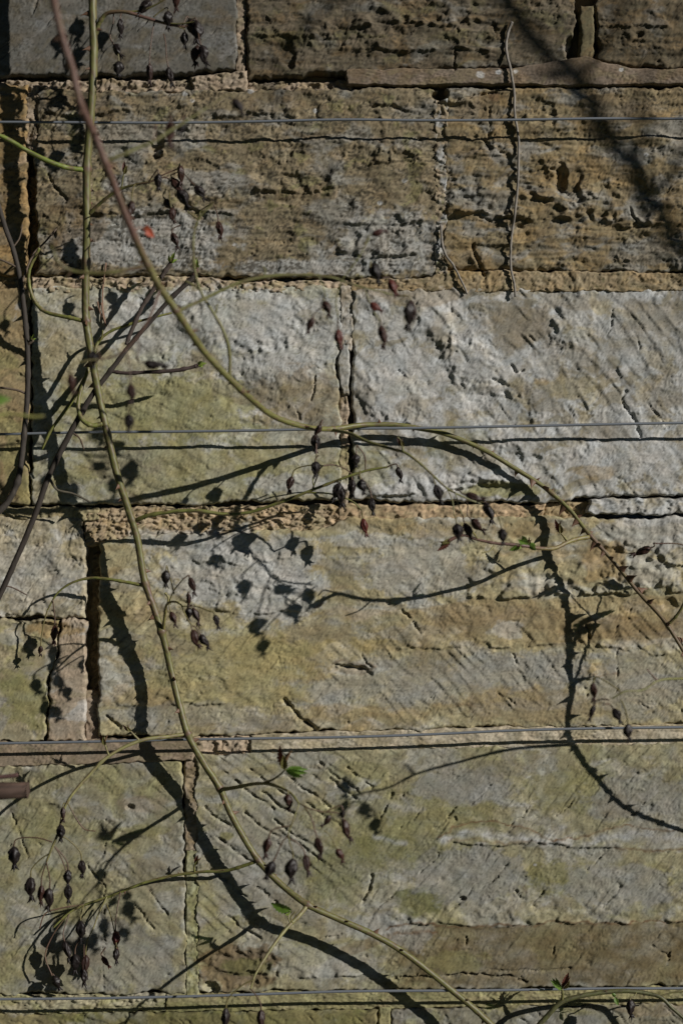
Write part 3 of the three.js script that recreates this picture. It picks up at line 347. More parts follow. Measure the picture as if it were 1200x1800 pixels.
// the wall beyond the view, in the same courses, down to the ground and up to its top
{
  const r = rng(77), rows = [[-900, -556], [-542, -214], [-200, 128], [150, 482], [505, 884], [906, 1300], [1340, 1748], [1778, 2160], [2174, 2500], [2514, 2830]];
  rows.forEach(([t, b], k) => {
    const cols = [];
    const fill = (x, end) => { while (x < end - 30) { let w = 330 + r() * 420; if (end - x - w < 220) w = end - x; cols.push([x, x + w]); x += w + 13; } };
    const ends = [, , [-330, 1500], [-150, 1650], [-240, 1420], [-180, 1580], [-360, 1390], [-200, 1530]][k];
    if (!ends) fill(-1450, 2650); else { fill(-1450, ends[0] - 13); fill(ends[1] + 13, 2650); }
    for (const [x0, x1] of cols) {
      const pick = r(), c = pick < 0.4 ? [0.33, 0.29, 0.2] : pick < 0.7 ? [0.34, 0.32, 0.27] : [0.29, 0.215, 0.11], d = k < 3 ? 0.5 : k < 4 ? 0.66 : k < 7 ? 0.95 : 0.75;
      stone({ L: x0, R: x1, T: t, B: b, c: mul(c, d), tone: d, mix: [[mul(GREY, d), 100, 60, 0.1, 0.14, 0.6], [mul(OCHRE, d), 140, 40, 0.25, 0.12, 0.5], [mul(OLIVE, d), 90, 60, 0.22, 0.12, 0.5]], bed: pick > 0.6 ? 5 : 1.5, stroke: pick < 0.5 ? [[r() < 0.5 ? 0.8 : -0.8, 70, 15, 1.6, -2000, 3000]] : undefined, facet: [52, 1.8], med: 2.6, fine: 1, edge: 10 });
    }
  });
}
{ // the body of the wall behind its face
  const st = { L: -1460, R: 2660, T: -910, B: 2840, c: mul(TAN, 0.8), seed: 5.5, z: -27, broad: 1, med: 1.5, fine: 1, grain: 0, coarse: 6, shape: (x, y) => 17 * Math.max(sstep(-40, -120, x), sstep(1240, 1320, x), sstep(-40, -120, y), sstep(1840, 1920, y)), back: -420, edge: 1, depth: 1, ew: 0 };
  add('wall_core', blockGeometry(st), stoneMaterial, wall); built.pop();
}

// ---------------------------------------------------------------- ground
{
  const g = new THREE.PlaneGeometry(60, 60, 120, 120); g.rotateX(-Math.PI / 2);
  const p = g.attributes.position, c = new Float32Array(p.count * 3);
  for (let i = 0; i < p.count; i++) { const x = p.getX(i), z = p.getZ(i); p.setY(i, 0.03 * fbm(x, z, 3, 5)); const k = 1 + 0.3 * fbm(x * 2, z * 2, 3, 9); const soil = z < 0.9 ? 1 : 0; c.set(soil ? [0.075 * k, 0.055 * k, 0.036 * k] : [0.055 * k, 0.075 * k, 0.026 * k], i * 3); }
  g.setAttribute('color', new THREE.BufferAttribute(c, 3)); g.computeVertexNormals();
  const m = add('ground', g, new THREE.MeshStandardMaterial({ vertexColors: true, roughness: 1 }), scene);
  m.userData.kind = 'structure';
}

// ---------------------------------------------------------------- helpers for stems
// a point that stands z metres off the wall, seen over the wall at (x, y)
const at = (x, y, z) => new THREE.Vector3(wallX(x) * (1 - z / DIST), EYE + (900 - y) * S * (1 - z / DIST), z);
const U = S;   // stem radii are given in the same units
// tube through points [x, y, z, r]; tone(t, angle, i) gives its colour
function tube(pts, { seg = 8, radial = 10, tone, rough = 0.06, knots = [], seed = 1, raw = false, cap = true } = {}) {
  const V = pts.map((p) => (raw ? new THREE.Vector3(p[0], p[1], p[2]) : at(p[0], p[1], p[2]))), R = pts.map((p) => p[3] * (raw ? 1 : U));
  const curve = new THREE.CatmullRomCurve3(V, false, 'centripetal'), n = (V.length - 1) * seg + 1;
  const P = [], C = [], I = [], ctr = [], dirs = [], rads = [];
  let nrm = null;
  for (let i = 0; i < n; i++) {
    const t = i / (n - 1), c = curve.getPoint(t), d = curve.getTangent(t), k = t * (V.length - 1), a = Math.min(V.length - 2, Math.floor(k));
    let r = lerp(R[a], R[a + 1], k - a);
    for (const [kt, kw, ka] of knots) r *= 1 + ka * Math.exp(-(((k - kt) / kw) ** 2));
    if (!nrm) { nrm = new THREE.Vector3(0, 0, 1).cross(d); if (nrm.lengthSq() < 1e-6) nrm.set(1, 0, 0); nrm.normalize(); }
    nrm.sub(d.clone().multiplyScalar(nrm.dot(d))).normalize();
    const bin = d.clone().cross(nrm);
    ctr.push(c); dirs.push(d); rads.push(r);
    for (let j = 0; j < radial; j++) {
      const an = j / radial * Math.PI * 2, rr = r * (1 + rough * N(i * 0.55, j * 1.3, seed) + rough * 0.7 * N(i * 0.17, j * 0.6, seed + 4));
      P.push(c.x + (nrm.x * Math.cos(an) + bin.x * Math.sin(an)) * rr, c.y + (nrm.y * Math.cos(an) + bin.y * Math.sin(an)) * rr, c.z + (nrm.z * Math.cos(an) + bin.z * Math.sin(an)) * rr);
      if (tone) C.push(...tone(k, an, i, j));
    }
  }
  for (let i = 0; i + 1 < n; i++) for (let j = 0; j < radial; j++) { const a = i * radial + j, b = i * radial + (j + 1) % radial; I.push(a, b, a + radial, b, b + radial, a + radial); }
  if (cap) for (const [row, flip] of [[0, 1], [n - 1, 0]]) { const m = P.length / 3, c = ctr[row]; P.push(c.x, c.y, c.z); if (tone) C.push(...C.slice(row * radial * 3, row * radial * 3 + 3)); for (let j = 0; j < radial; j++) { const a = row * radial + j, b = row * radial + (j + 1) % radial; flip ? I.push(m, b, a) : I.push(m, a, b); } }
  const g = new THREE.BufferGeometry();
  g.setAttribute('position', new THREE.Float32BufferAttribute(P, 3)); if (tone) g.setAttribute('color', new THREE.Float32BufferAttribute(C, 3)); g.setIndex(I); g.computeVertexNormals();
  g.userData = { curve, ctr, dirs, rads, n, per: seg };
  return g;
}
const barkMaterial = new THREE.MeshPhysicalMaterial({ vertexColors: true, roughness: 0.55, clearcoat: 0.15, clearcoatRoughness: 0.5 });
const woodMaterial = new THREE.MeshStandardMaterial({ vertexColors: true, roughness: 0.82 });
// green cane: olive with brown flecks and streaks; red(k) says how much of the skin has turned red-brown there
const caneTone = (seed, red = () => 0, base = [0.12, 0.118, 0.034], brown = [0.115, 0.06, 0.045], rings = []) => (k, an, i, j) => {
  const f = sstep(0.02, 0.28, fbm(i * 0.42, an * 1.7, 3, seed)) * 0.85, q = clamp(red(k) + 0.35 * fbm(i * 0.12, an * 0.9, 2, seed + 5), 0, 1), s = 1 + 0.24 * N(i * 0.9, an * 2.2, seed + 8) + 0.2 * N(i * 0.14, an * 3.1, seed + 11) - 0.45 * sstep(0.4, 0.55, N(i * 0.8, an * 3, seed + 13));
  let m = Math.max(f * 0.8, sstep(0.25, 0.75, q)); for (const [rk, rw] of rings) m = Math.max(m, 0.9 * Math.exp(-(((k - rk) / (rw * 0.55)) ** 2)));
  return [lerp(base[0], brown[0], m) * s, lerp(base[1], brown[1], m) * s, lerp(base[2], brown[2], m) * s];
};
const solid = (c, seed, v = 0.2) => (k, an, i, j) => { const s = 1 + v * N(i * 0.7, an * 1.5, seed) + v * N(i * 0.2, an, seed + 3); return [c[0] * s, c[1] * s, c[2] * s]; };

// thorn: a curved, flattened spike, 1 long along +x, hooked towards -y
const thornGeo = (() => {
  const P = [], I = [], n = 7, m = 8;
  for (let i = 0; i <= n; i++) { const t = i / n, r = 0.36 * Math.pow(1 - t, 1.35) + 0.012; for (let j = 0; j < m; j++) { const a = j / m * Math.PI * 2; P.push(t, Math.cos(a) * r * 1.15 - 0.28 * t * t, Math.sin(a) * r * 0.55); } }
  for (let i = 0; i < n; i++) for (let j = 0; j < m; j++) { const a = i * m + j, b = i * m + (j + 1) % m; I.push(a, a + m, b, b, a + m, b + m); }
  const g = new THREE.BufferGeometry(); g.setAttribute('position', new THREE.Float32BufferAttribute(P, 3)); g.setIndex(I); g.computeVertexNormals(); return g;
})();
const thornMaterial = new THREE.MeshStandardMaterial({ color: new THREE.Color().setRGB(0.12, 0.062, 0.035), roughness: 0.6 });
function thorns(parent, g, every, size, seed, from = 0, to = 1) {
  const { ctr, dirs, rads, n } = g.userData, r = rng(seed); let run = 0, next = every * r();
  for (let i = Math.max(1, Math.floor(from * n)); i < Math.floor(to * n); i++) {
    run += ctr[i].distanceTo(ctr[i - 1]) / U;
    if (run < next) continue;
    run = 0; next = every * (0.5 + r());
    const d = dirs[i], an = r() * Math.PI * 2, o = new THREE.Vector3(Math.cos(an), Math.sin(an) * 0.6, Math.sin(an) * 0.8); o.sub(d.clone().multiplyScalar(o.dot(d))).normalize();
    const m = add('thorn', thornGeo, thornMaterial, parent), up = d.clone(); if (up.y < 0) up.negate();
    m.matrixAutoUpdate = true; m.quaternion.setFromRotationMatrix(new THREE.Matrix4().makeBasis(o, up, o.clone().cross(up)));
    const s = size * (0.7 + 0.6 * r()) * U; m.scale.set(s, s, s); m.position.copy(ctr[i]).addScaledVector(o, rads[i] * 0.8);
  }
}
// hips: shrivelled dry rose hips hanging from +y down, neck at the origin, with withered sepals at the tip
const hipMaterial = new THREE.MeshPhysicalMaterial({ vertexColors: true, roughness: 0.5, specularIntensity: 0.7 });
function hipGeometry(seed, fat, tint) {
  const P = [], C = [], I = [], n = 18, m = 18, rr = rng(seed);
  for (let i = 0; i <= n; i++) {
    const t = i / n;
    let prof = t < 0.08 ? 0.12 + t * 1.6 : Math.sin(Math.PI * Math.pow((t - 0.02) / 0.98, 0.82)) ** 0.75; prof = Math.max(prof, t < 0.5 ? 0.12 : 0.16);
    for (let j = 0; j < m; j++) {
      const a = j / m * Math.PI * 2, wr = 1 + 0.24 * Math.sin(a * 5 + seed + 2 * N(t * 3, a, seed)) * Math.sin(Math.PI * t) + 0.28 * N(Math.cos(a) * 1.6 + t * 2.2, Math.sin(a) * 1.6 + t * 3, seed) + 0.09 * N(Math.cos(a) * 4 + 9, Math.sin(a) * 4 + t * 7, seed + 2);
      const r = fat * prof * wr, bend = 0.12 * Math.sin(t * 2 + seed) * t;
      P.push(Math.cos(a) * r + bend, -t, Math.sin(a) * r * (0.85 + 0.1 * rr()));
      const s = 0.75 + 0.5 * (0.5 + 0.5 * N(Math.cos(a) * 2 + t * 5, Math.sin(a) * 2, seed + 6));
      C.push(tint[0] * s, tint[1] * s, tint[2] * s);
    }
  }
  for (let i = 0; i < n; i++) for (let j = 0; j < m; j++) { const a = i * m + j, b = i * m + (j + 1) % m; I.push(a, a + m, b, b, a + m, b + m); }
  const g = new THREE.BufferGeometry(); g.setAttribute('position', new THREE.Float32BufferAttribute(P, 3)); g.setAttribute('color', new THREE.Float32BufferAttribute(C, 3)); g.setIndex(I);
  g.computeVertexNormals(); const parts = [g];
  for (let k = 0; k < 4; k++) { // sepals
    const a = k * 1.7 + seed, l = 0.16 + 0.2 * rr(), dx = Math.cos(a) * 0.12, dz = Math.sin(a) * 0.12;
    const s = tube([[dx * 0.3, -0.95, dz * 0.3, 0.075], [dx * 0.9, -1.0 - l * 0.5, dz * 0.9, 0.05], [dx * (1.2 + rr()), -1.0 - l, dz * 1.6, 0.012]], { seg: 3, radial: 5, raw: true, tone: solid(tint.map((v) => v * 0.9), seed + k) });
    parts.push(s);
  }
  const out = mergeGeometries(parts); out.computeVertexNormals(); return out;
}
const HIPS = { dark: [0, 1, 2, 3, 4, 5].map((k) => hipGeometry(2.3 + k * 5.1, [0.23, 0.27, 0.21, 0.30, 0.25, 0.22][k], [[0.012, 0.0075, 0.007], [0.010, 0.007, 0.0068], [0.026, 0.012, 0.009], [0.0095, 0.007, 0.007], [0.013, 0.0085, 0.008], [0.032, 0.013, 0.009]][k])), red: [hipGeometry(7.7, 0.25, [0.075, 0.017, 0.012]), hipGeometry(9.1, 0.23, [0.045, 0.016, 0.012])] };
// leaflets and leaves
const leafMaterial = new THREE.MeshPhysicalMaterial({ vertexColors: true, roughness: 0.55, side: THREE.DoubleSide, transmission: 0.3, thickness: 0 });
function leaflet(len, wid, fold, curl, tint, seed) {
  const P = [], C = [], I = [], n = 14, m = 6;
  for (let i = 0; i <= n; i++) for (let j = 0; j <= m; j++) {
    const t = i / n, v = j / m * 2 - 1; let w = wid * Math.sin(Math.PI * Math.pow(t, 0.8)) ** 0.9 * 0.5; if (Math.abs(v) === 1) w *= 1 + 0.16 * ((i % 2) * 2 - 1);
    P.push(t * len, Math.abs(v) * w * fold - curl * t * t * len + 0.02 * len * N(t * 4, v * 2, seed), v * w);
    const s = (Math.abs(v) < 0.1 ? 1.25 : 1) * (1 + 0.2 * N(t * 5, v * 3, seed + 1)); C.push(tint[0] * s, tint[1] * s, tint[2] * s);
  }
  for (let i = 0; i < n; i++) for (let j = 0; j < m; j++) { const a = i * (m + 1) + j; I.push(a, a + 1, a + m + 1, a + 1, a + m + 2, a + m + 1); }
  const g = new THREE.BufferGeometry(); g.setAttribute('position', new THREE.Float32BufferAttribute(P, 3)); g.setAttribute('color', new THREE.Float32BufferAttribute(C, 3)); g.setIndex(I); g.computeVertexNormals(); return g;
}
const GREEN = [0.11, 0.2, 0.024], REDLEAF = [0.105, 0.032, 0.02], LIME = [0.16, 0.22, 0.03];
const turned = (g, rx, ry, rz, x = 0, y = 0, z = 0) => { g.applyMatrix4(new THREE.Matrix4().makeRotationFromEuler(new THREE.Euler(rx, ry, rz))); g.translate(x, y, z); return g; };
const LEAVES = {   // each about 1 unit long, growing from the origin
  spread: mergeGeometries([turned(leaflet(1, 0.5, 0.3, 0.1, GREEN, 1), 1.3, 0, 0.35), turned(leaflet(0.9, 0.46, 0.3, 0.1, GREEN, 2), 1.2, 0, -0.95), turned(leaflet(0.7, 0.4, 0.3, 0.05, GREEN.map((v) => v * 0.8), 3), 1.4, 0, 2.5), turned(leaflet(0.8, 0.42, 0.3, 0.1, GREEN, 4), 1.2, 0, 3.6)]),
  single: mergeGeometries([turned(leaflet(1, 0.5, 0.25, 0.15, GREEN, 5), 1.25, 0, 0), turned(leaflet(0.45, 0.3, 0.3, 0.1, LIME, 6), 1.2, 0, 0.9)]),
  red: mergeGeometries([turned(leaflet(1, 0.32, 0.9, -0.1, REDLEAF, 7), 1.2, 0, 0.15), turned(leaflet(0.8, 0.3, 0.9, 0.1, [0.12, 0.06, 0.02], 8), 0.6, 0, -0.35), turned(leaflet(0.7, 0.28, 0.8, 0.1, [0.13, 0.12, 0.03], 9), 1.8, 0, 0.6)]),
  tuft: mergeGeometries([turned(leaflet(1, 0.42, 0.5, 0.15, LIME, 10), 1.2, 0, 0.1), turned(leaflet(0.8, 0.4, 0.5, 0.2, LIME, 11), 1.0, 0, 0.8), turned(leaflet(0.8, 0.4, 0.5, 0.2, [0.16, 0.24, 0.03], 12), 1.3, 0, -0.7), turned(leaflet(0.5, 0.5, 0.4, 0.1, [0.14, 0.1, 0.04], 13), 0.2, 0, 0.2)]),
  fan: mergeGeometries([-0.8, -0.4, 0, 0.4, 0.8].map((a, k) => turned(leaflet(1 - 0.15 * Math.abs(a), 0.26, 0.4, 0.1, GREEN.map((v) => v * (0.8 + 0.08 * k)), 20 + k), 1.3 + 0.1 * k, 0, a))),
  orange: mergeGeometries([turned(leaflet(1, 0.6, 0.5, 0.3, [0.32, 0.05, 0.015], 31), 1.2, 0, 0), turned(leaflet(0.6, 0.5, 0.5, 0.3, [0.26, 0.06, 0.02], 32), 0.8, 0, 1.0)]),
};
let leafNo = 0;
function leaf(parent, kind, x, y, z, size, ang, tilt = 0, label) {
  const m = add(kind === 'tuft' ? 'bud' : 'leaf', LEAVES[kind], leafMaterial, parent, label);
  m.position.copy(at(x, y, z)); m.rotation.set(tilt, 0.25 * Math.sin(++leafNo * 2.1), ang); m.scale.setScalar(size * U); return m;
}
// a side shoot: one mesh of stalks under its cane, with its hips, leaves and buds as children
function shoot(parent, spec) {
  const { path, r0 = 3, r1 = 1.6, tone = caneTone(3), hips = [], twigs = [], mat = barkMaterial, thorny = 0, name = 'side_shoot', seed = 5, label } = spec;
  const rp = (p, a, b) => p.map((q, i) => [q[0], q[1], q[2], q[3] ?? lerp(a, b, i / Math.max(1, p.length - 1))]);
  const main = tube(rp(path, r0, r1), { seg: 7, radial: 8, tone, seed, rough: 0.08, knots: path.map((_, i) => [i + 0.3, 0.08, i % 2 ? 0.28 : 0.12]) }), geos = [main];
  for (const t of twigs) geos.push(tube(rp(t.path, t.r0 ?? r1, t.r1 ?? 1.1), { seg: 6, radial: 7, tone: t.tone || tone, seed: seed + 3, rough: 0.08 }));
  const rnd = rng(Math.round(seed * 97)), ends = [];
  const stalk = solid([0.085, 0.05, 0.032], seed + 9, 0.25), stalkG = solid([0.13, 0.11, 0.04], seed + 9, 0.25);
  hips.forEach((h, i) => { // [x, y, z, from x, from y, from z, length, kind, lean]
    const [x, y, z, fx, fy, fz, len = 27, kind = 'dark', lean = 0] = h;
    const a = at(x, y, z).add(new THREE.Vector3(-Math.sin(lean) * len * 0.5 * U, Math.cos(lean) * len * 0.5 * U, 0)), f = at(fx, fy, fz);
    const d = new THREE.Vector3(Math.sin(lean), -Math.cos(lean), 0), L = a.distanceTo(f);
    const m1 = f.clone().lerp(a, 0.4).add(new THREE.Vector3(0, L * 0.14, 0)), m2 = a.clone().addScaledVector(d, -Math.min(L * 0.3, 14 * U)).lerp(f.clone().lerp(a, 0.8), 0.35);
    geos.push(tube([f, m1, m2, a.clone().addScaledVector(d, 2 * U)].map((v, k) => [v.x, v.y, v.z, [1.25, 1.1, 1.05, 1.5][k] * U]), { seg: 6, radial: 6, raw: true, tone: i % 3 ? stalk : stalkG, seed: seed + i }));
    ends.push([a, d, len, kind]);
  });
  const mesh = add(name, mergeGeometries(geos), mat, parent, label);
  for (const [a, d, len, kind] of ends) {
    const list = HIPS[kind], g = list[Math.floor(rnd() * list.length)], h = add('hip', g, hipMaterial, mesh, kind === 'red' ? 'reddish shrivelled hip' : undefined);
    h.position.copy(a); h.quaternion.setFromUnitVectors(new THREE.Vector3(0, -1, 0), d).multiply(new THREE.Quaternion().setFromAxisAngle(new THREE.Vector3(0, 1, 0), rnd() * 6.28));
    h.scale.set(len * U * (0.82 + rnd() * 0.34), len * U * (0.9 + rnd() * 0.2), len * U * (0.9 + rnd() * 0.2));
  }
  if (thorny) thorns(parent, main, thorny, 5, Math.round(seed * 31));
  mesh.userData.main = undefined;
  return mesh;
}
const thing = (name, label, category, group) => { const o = new THREE.Group(); o.name = numbered(name); o.userData = { label, category }; if (group) o.userData.group = group; scene.add(o); return o; };

// ---------------------------------------------------------------- training wires, each held by two eye bolts set in the wall beyond the view
const wireMaterial = new THREE.MeshStandardMaterial({ color: new THREE.Color().setRGB(0.2, 0.22, 0.25), metalness: 0.4, roughness: 0.5 });
[[[0, 217], [1200, 209], 0.026, 'galvanised wire stretched across the top dark ochre stones'], [[0, 762], [1200, 745], 0.027, 'galvanised wire touching the arching rose cane over the pale grey stones'], [[0, 1310], [1200, 1277], 0.027, 'galvanised wire running along the joint below the long buff stone'], [[0, 1757], [1200, 1735], 0.034, 'galvanised wire running along the lowest mortar joint']].forEach(([a, b, z, label], w) => {
  const t = thing('training_wire', label, 'wire', 'training wires on the wall'), pts = [];
  for (let k = -1; k <= 9; k++) { const u = k / 8, x = lerp(a[0], b[0], u); pts.push([x + (k < 0 ? -250 : k > 8 ? 250 : 0), lerp(a[1], b[1], u) + 4 * N(k * 0.45, w * 3, 61) + 1.5 * N(k * 1.3, w * 5, 62) + (k === 9 ? -3 : 0), z + 0.0006 * N(k, w, 63), 2.4]); }
  add('wire', tube(pts, { seg: 10, radial: 8, rough: 0.03, seed: w }), wireMaterial, t);
  for (const p of [pts[0], pts[pts.length - 1]]) { const v = at(p[0], p[1], p[2]); const ring = new THREE.TorusGeometry(0.007, 0.0022, 8, 20); ring.rotateY(Math.PI / 2); ring.translate(v.x, v.y, v.z + 0.004); const stem = new THREE.CylinderGeometry(0.0026, 0.0026, v.z + 0.05, 8); stem.rotateX(Math.PI / 2); stem.translate(v.x, v.y, (v.z - 0.05) / 2 - 0.003); add('eye_bolt', mergeGeometries([ring, stem]), wireMaterial, t); }
});

const KA = [[5, 0.1, 0.3], [6.6, 0.1, 0.25], [8, 0.08, 0.3], [9.2, 0.12, 0.18], [11.1, 0.06, 0.22], [13.4, 0.06, 0.2], [15.1, 0.1, 0.25], [16.8, 0.12, 0.4], [20, 0.1, 0.3], [22, 0.1, 0.25], [24.8, 0.12, 0.2], [27, 0.1, 0.25]], KB = [[13, 0.12, 0.15], [16.2, 0.1, 0.3], [18, 0.1, 0.35], [21.6, 0.1, 0.2], [25, 0.08, 0.25], [32.3, 0.1, 0.3], [34, 0.1, 0.3], [37.2, 0.1, 0.35]];
// ---------------------------------------------------------------- thick green rose cane
{
  const t = thing('rose_cane', 'thick green climbing rose cane with side shoots of shrivelled hips hanging before the wall', 'rose');
  const path = [[175, -420, 0.085, 8], [168, -200, 0.09, 7.8], [163, 0, 0.088, 7.8], [165, 100, 0.084, 7.8], [160, 200, 0.078, 7.7], [153, 297, 0.07, 7.7], [153, 400, 0.065, 7.5], [151, 500, 0.055, 7.5], [152, 565, 0.053, 7.6], [161, 622, 0.055, 7.6], [172, 685, 0.052, 7.3], [188, 758, 0.05, 7.2], [205, 830, 0.048, 7.2], [225, 893, 0.04, 7.1], [241, 945, 0.036, 7], [254, 1020, 0.036, 7], [272, 1072, 0.034, 7], [287, 1120, 0.032, 6.8], [301, 1180, 0.029, 6.8], [317, 1245, 0.036, 6.8], [330, 1290, 0.04, 6.8], [356, 1338, 0.036, 6.8], [386, 1385, 0.033, 6.7], [403, 1425, 0.032, 6.5], [430, 1475, 0.031, 6.4], [460, 1520, 0.031, 6.4], [500, 1560, 0.037, 6.2], [540, 1590, 0.044, 6.2], [600, 1618, 0.041, 6.1], [650, 1640, 0.039, 6], [700, 1668, 0.037, 6], [750, 1705, 0.035, 6], [800, 1746, 0.035, 6], [838, 1778, 0.036, 6.1], [890, 1830, 0.04, 6.2], [990, 1960, 0.06, 6.8], [1080, 2200, 0.09, 7.5], [1110, 2500, 0.12, 8.5], [1115, 2880, 0.14, 10]];
  const bits = [[1290, 17], [1120, 17]];
  path.forEach((p) => { p[3] *= 0.88; });
  const g = tube(path, { seg: 14, radial: 16, tone: caneTone(3, (k) => (k > 15 && k < 16.2 ? 0.5 : k > 23 && k < 26 ? 0.3 : 0.02), undefined, undefined, KA), rough: 0.09, knots: KA, seed: 2 });
  add('cane', g, barkMaterial, t); thorns(t, g, 40, 11, 5, 0, 0.9);
  const gt = caneTone(12, () => 0.02, [0.155, 0.165, 0.04]), pt = caneTone(15, () => 0, [0.2, 0.19, 0.07]), bt = caneTone(18, () => 0.6);
  // shoot over the top stone, with a heavy bunch of black hips
  shoot(t, { seed: 21, r0: 4.2, r1: 2, tone: caneTone(21, (k) => k * 0.2), path: [[168, 62, 0.085], [175, 40, 0.09], [188, 24, 0.095], [220, 21, 0.1], [252, 30, 0.1], [290, 41, 0.1], [325, 48, 0.105]], twigs: [{ path: [[220, 21, 0.1], [250, 18, 0.1], [285, 2, 0.105], [320, -25, 0.11]], r0: 2 }, { path: [[280, 38, 0.1], [310, 42, 0.105], [345, 38, 0.11]], r0: 1.5 }],
    hips: [[296, 34, 0.105, 270, 30, 0.1, 30], [345, 54, 0.11, 325, 48, 0.105, 36], [338, 46, 0.1, 320, 46, 0.105, 30, 'dark', 0.4], [325, 68, 0.105, 315, 48, 0.105, 26], [346, 96, 0.11, 338, 50, 0.11, 34, 'dark', -0.1], [358, 94, 0.12, 345, 50, 0.11, 32, 'dark', 0.3], [256, 12, 0.1, 285, 2, 0.105, 30, 'dark', -0.7], [212, 46, 0.1, 214, 22, 0.1, 28], [207, 88, 0.095, 200, 24, 0.095, 26, 'dark', 0.6], [209, 120, 0.1, 208, 95, 0.1, 26], [263, 126, 0.11, 272, 36, 0.1, 30], [299, 133, 0.11, 288, 60, 0.1, 32, 'dark', 0.2], [310, 0, 0.11, 315, -20, 0.11, 28], [290, -70, 0.1, 320, -25, 0.11, 34], [322, -95, 0.1, 320, -25, 0.11, 34], [345, -60, 0.11, 320, -25, 0.11, 34], [365, -75, 0.1, 320, -25, 0.11, 30]] });
  shoot(t, { seed: 22, r0: 4.4, r1: 3.6, tone: caneTone(22, () => 0, [0.145, 0.185, 0.03]), path: [[149, 299, 0.072], [120, 295, 0.078], [92, 286, 0.085], [50, 266, 0.09], [20, 248, 0.095], [-15, 232, 0.1], [-80, 215, 0.11]] });
  shoot(t, { seed: 23, r0: 3.4, r1: 1.5, tone: caneTone(23, (k) => 0.1 + k * 0.1), path: [[157, 376, 0.068], [176, 358, 0.075], [205, 336, 0.085], [232, 326, 0.092], [262, 320, 0.1], [285, 312, 0.1]], twigs: [{ path: [[214, 332, 0.087], [216, 315, 0.09], [219, 300, 0.092]], r0: 1.6 }, { path: [[262, 320, 0.1], [290, 306, 0.1], [312, 297, 0.1]], r0: 1.3, tone: bt }, { path: [[275, 316, 0.1], [292, 312, 0.1], [303, 322, 0.1]], r0: 1.3, tone: bt }, { path: [[330, 372, 0.1], [350, 385, 0.1], [352, 372, 0.1], [376, 355, 0.11]], r0: 1.2 }],
    hips: [[318, 304, 0.105, 312, 297, 0.1, 28], [310, 326, 0.1, 303, 318, 0.1, 34, 'dark', 0.5], [321, 348, 0.1, 305, 325, 0.1, 36, 'dark', 0.5], [296, 359, 0.09, 292, 330, 0.1, 24, 'dark', 0.6], [350, 337, 0.16, 300, 308, 0.11, 26, 'dark', 0.6], [279, 318, 0.13, 262, 320, 0.11, 26], [304, 377, 0.16, 296, 335, 0.12, 26, 'dark', 0.2], [307, 422, 0.1, 318, 396, 0.1, 28, 'dark', 0.3], [385, 401, 0.1, 376, 360, 0.11, 26, 'dark', 0.1], [232, 367, 0.16, 240, 328, 0.1, 28]] });
  { const s = t.children[t.children.length - 1]; leaf(s, 'red', 219, 306, 0.092, 22, 1.5, 0, 'small folded red-brown leaf'); }
  shoot(t, { seed: 24, r0: 3.6, r1: 2.6, tone: gt, path: [[146, 564, 0.053], [130, 560, 0.053], [105, 555, 0.05], [78, 547, 0.046], [62, 530, 0.045], [52, 502, 0.045], [52, 475, 0.048], [62, 452, 0.052], [70, 436, 0.055]] });
  shoot(t, { seed: 25, r0: 4.2, r1: 2, tone: gt, path: [[180, 745, 0.052], [162, 748, 0.056], [146, 739, 0.056], [138, 718, 0.052], [141, 692, 0.047], [151, 662, 0.042], [163, 628, 0.035], [174, 600, 0.03], [192, 584, 0.03], [222, 572, 0.032], [262, 560, 0.03], [302, 550, 0.025]], twigs: [{ path: [[150, 664, 0.042], [130, 700, 0.036], [105, 735, 0.032], [88, 760, 0.03], [75, 790, 0.028]], r0: 3.6, r1: 2.5, tone: gt }, { path: [[174, 602, 0.03], [180, 590, 0.034], [181, 580, 0.036]], r0: 2.2 }] });
  // shoot with hips in the mortar joint
  { const s = shoot(t, { seed: 26, r0: 3.8, r1: 1.8, tone: gt, thorny: 70, path: [[240, 914, 0.038], [262, 906, 0.045], [300, 900, 0.05], [345, 898, 0.052], [400, 904, 0.05], [440, 900, 0.052], [500, 880, 0.06], [560, 857, 0.066], [610, 838, 0.07], [645, 827, 0.07], [680, 821, 0.072]], twigs: [{ path: [[540, 866, 0.064], [580, 868, 0.07], [620, 882, 0.075], [634, 895, 0.075]], r0: 1.6 }, { path: [[548, 862, 0.064], [560, 830, 0.07], [562, 818, 0.072]], r0: 1.3 }, { path: [[552, 860, 0.066], [550, 840, 0.068], [566, 820, 0.07]], r0: 1.1 }, { path: [[642, 826, 0.07], [640, 800, 0.075], [629, 785, 0.075]], r0: 1.1, tone: bt }],
      hips: [[511, 850, 0.06, 566, 819, 0.07, 27, 'dark', -0.15], [701, 832, 0.075, 680, 821, 0.072, 25, 'dark', 0.2], [599, 870, 0.085, 592, 848, 0.075, 36, 'dark', 0.1], [592, 862, 0.088, 588, 848, 0.075, 30, 'dark', -0.4], [619, 855, 0.03, 566, 819, 0.07, 26], [654, 887, 0.07, 630, 836, 0.07, 26, 'dark', 0.1], [640, 923, 0.05, 632, 894, 0.075, 26, 'red', 0.2], [554, 823, 0.12, 560, 800, 0.12, 24], [626, 809, 0.12, 629, 786, 0.08, 22], [636, 854, 0.13, 632, 836, 0.075, 24, 'dark', 0.2]] }); }
  // shoot arching over the hollow upright joint
  shoot(t, { seed: 27, r0: 3.2, r1: 1.3, tone: gt, path: [[252, 1029, 0.036], [220, 1023, 0.034], [190, 1018, 0.032], [160, 1016, 0.03], [128, 1024, 0.03], [102, 1042, 0.028], [84, 1072, 0.026]], twigs: [], hips: [[72, 1143, 0.025, 84, 1072, 0.026, 17], [96, 1113, 0.025, 93, 1055, 0.028, 30, 'red', -0.05]] });
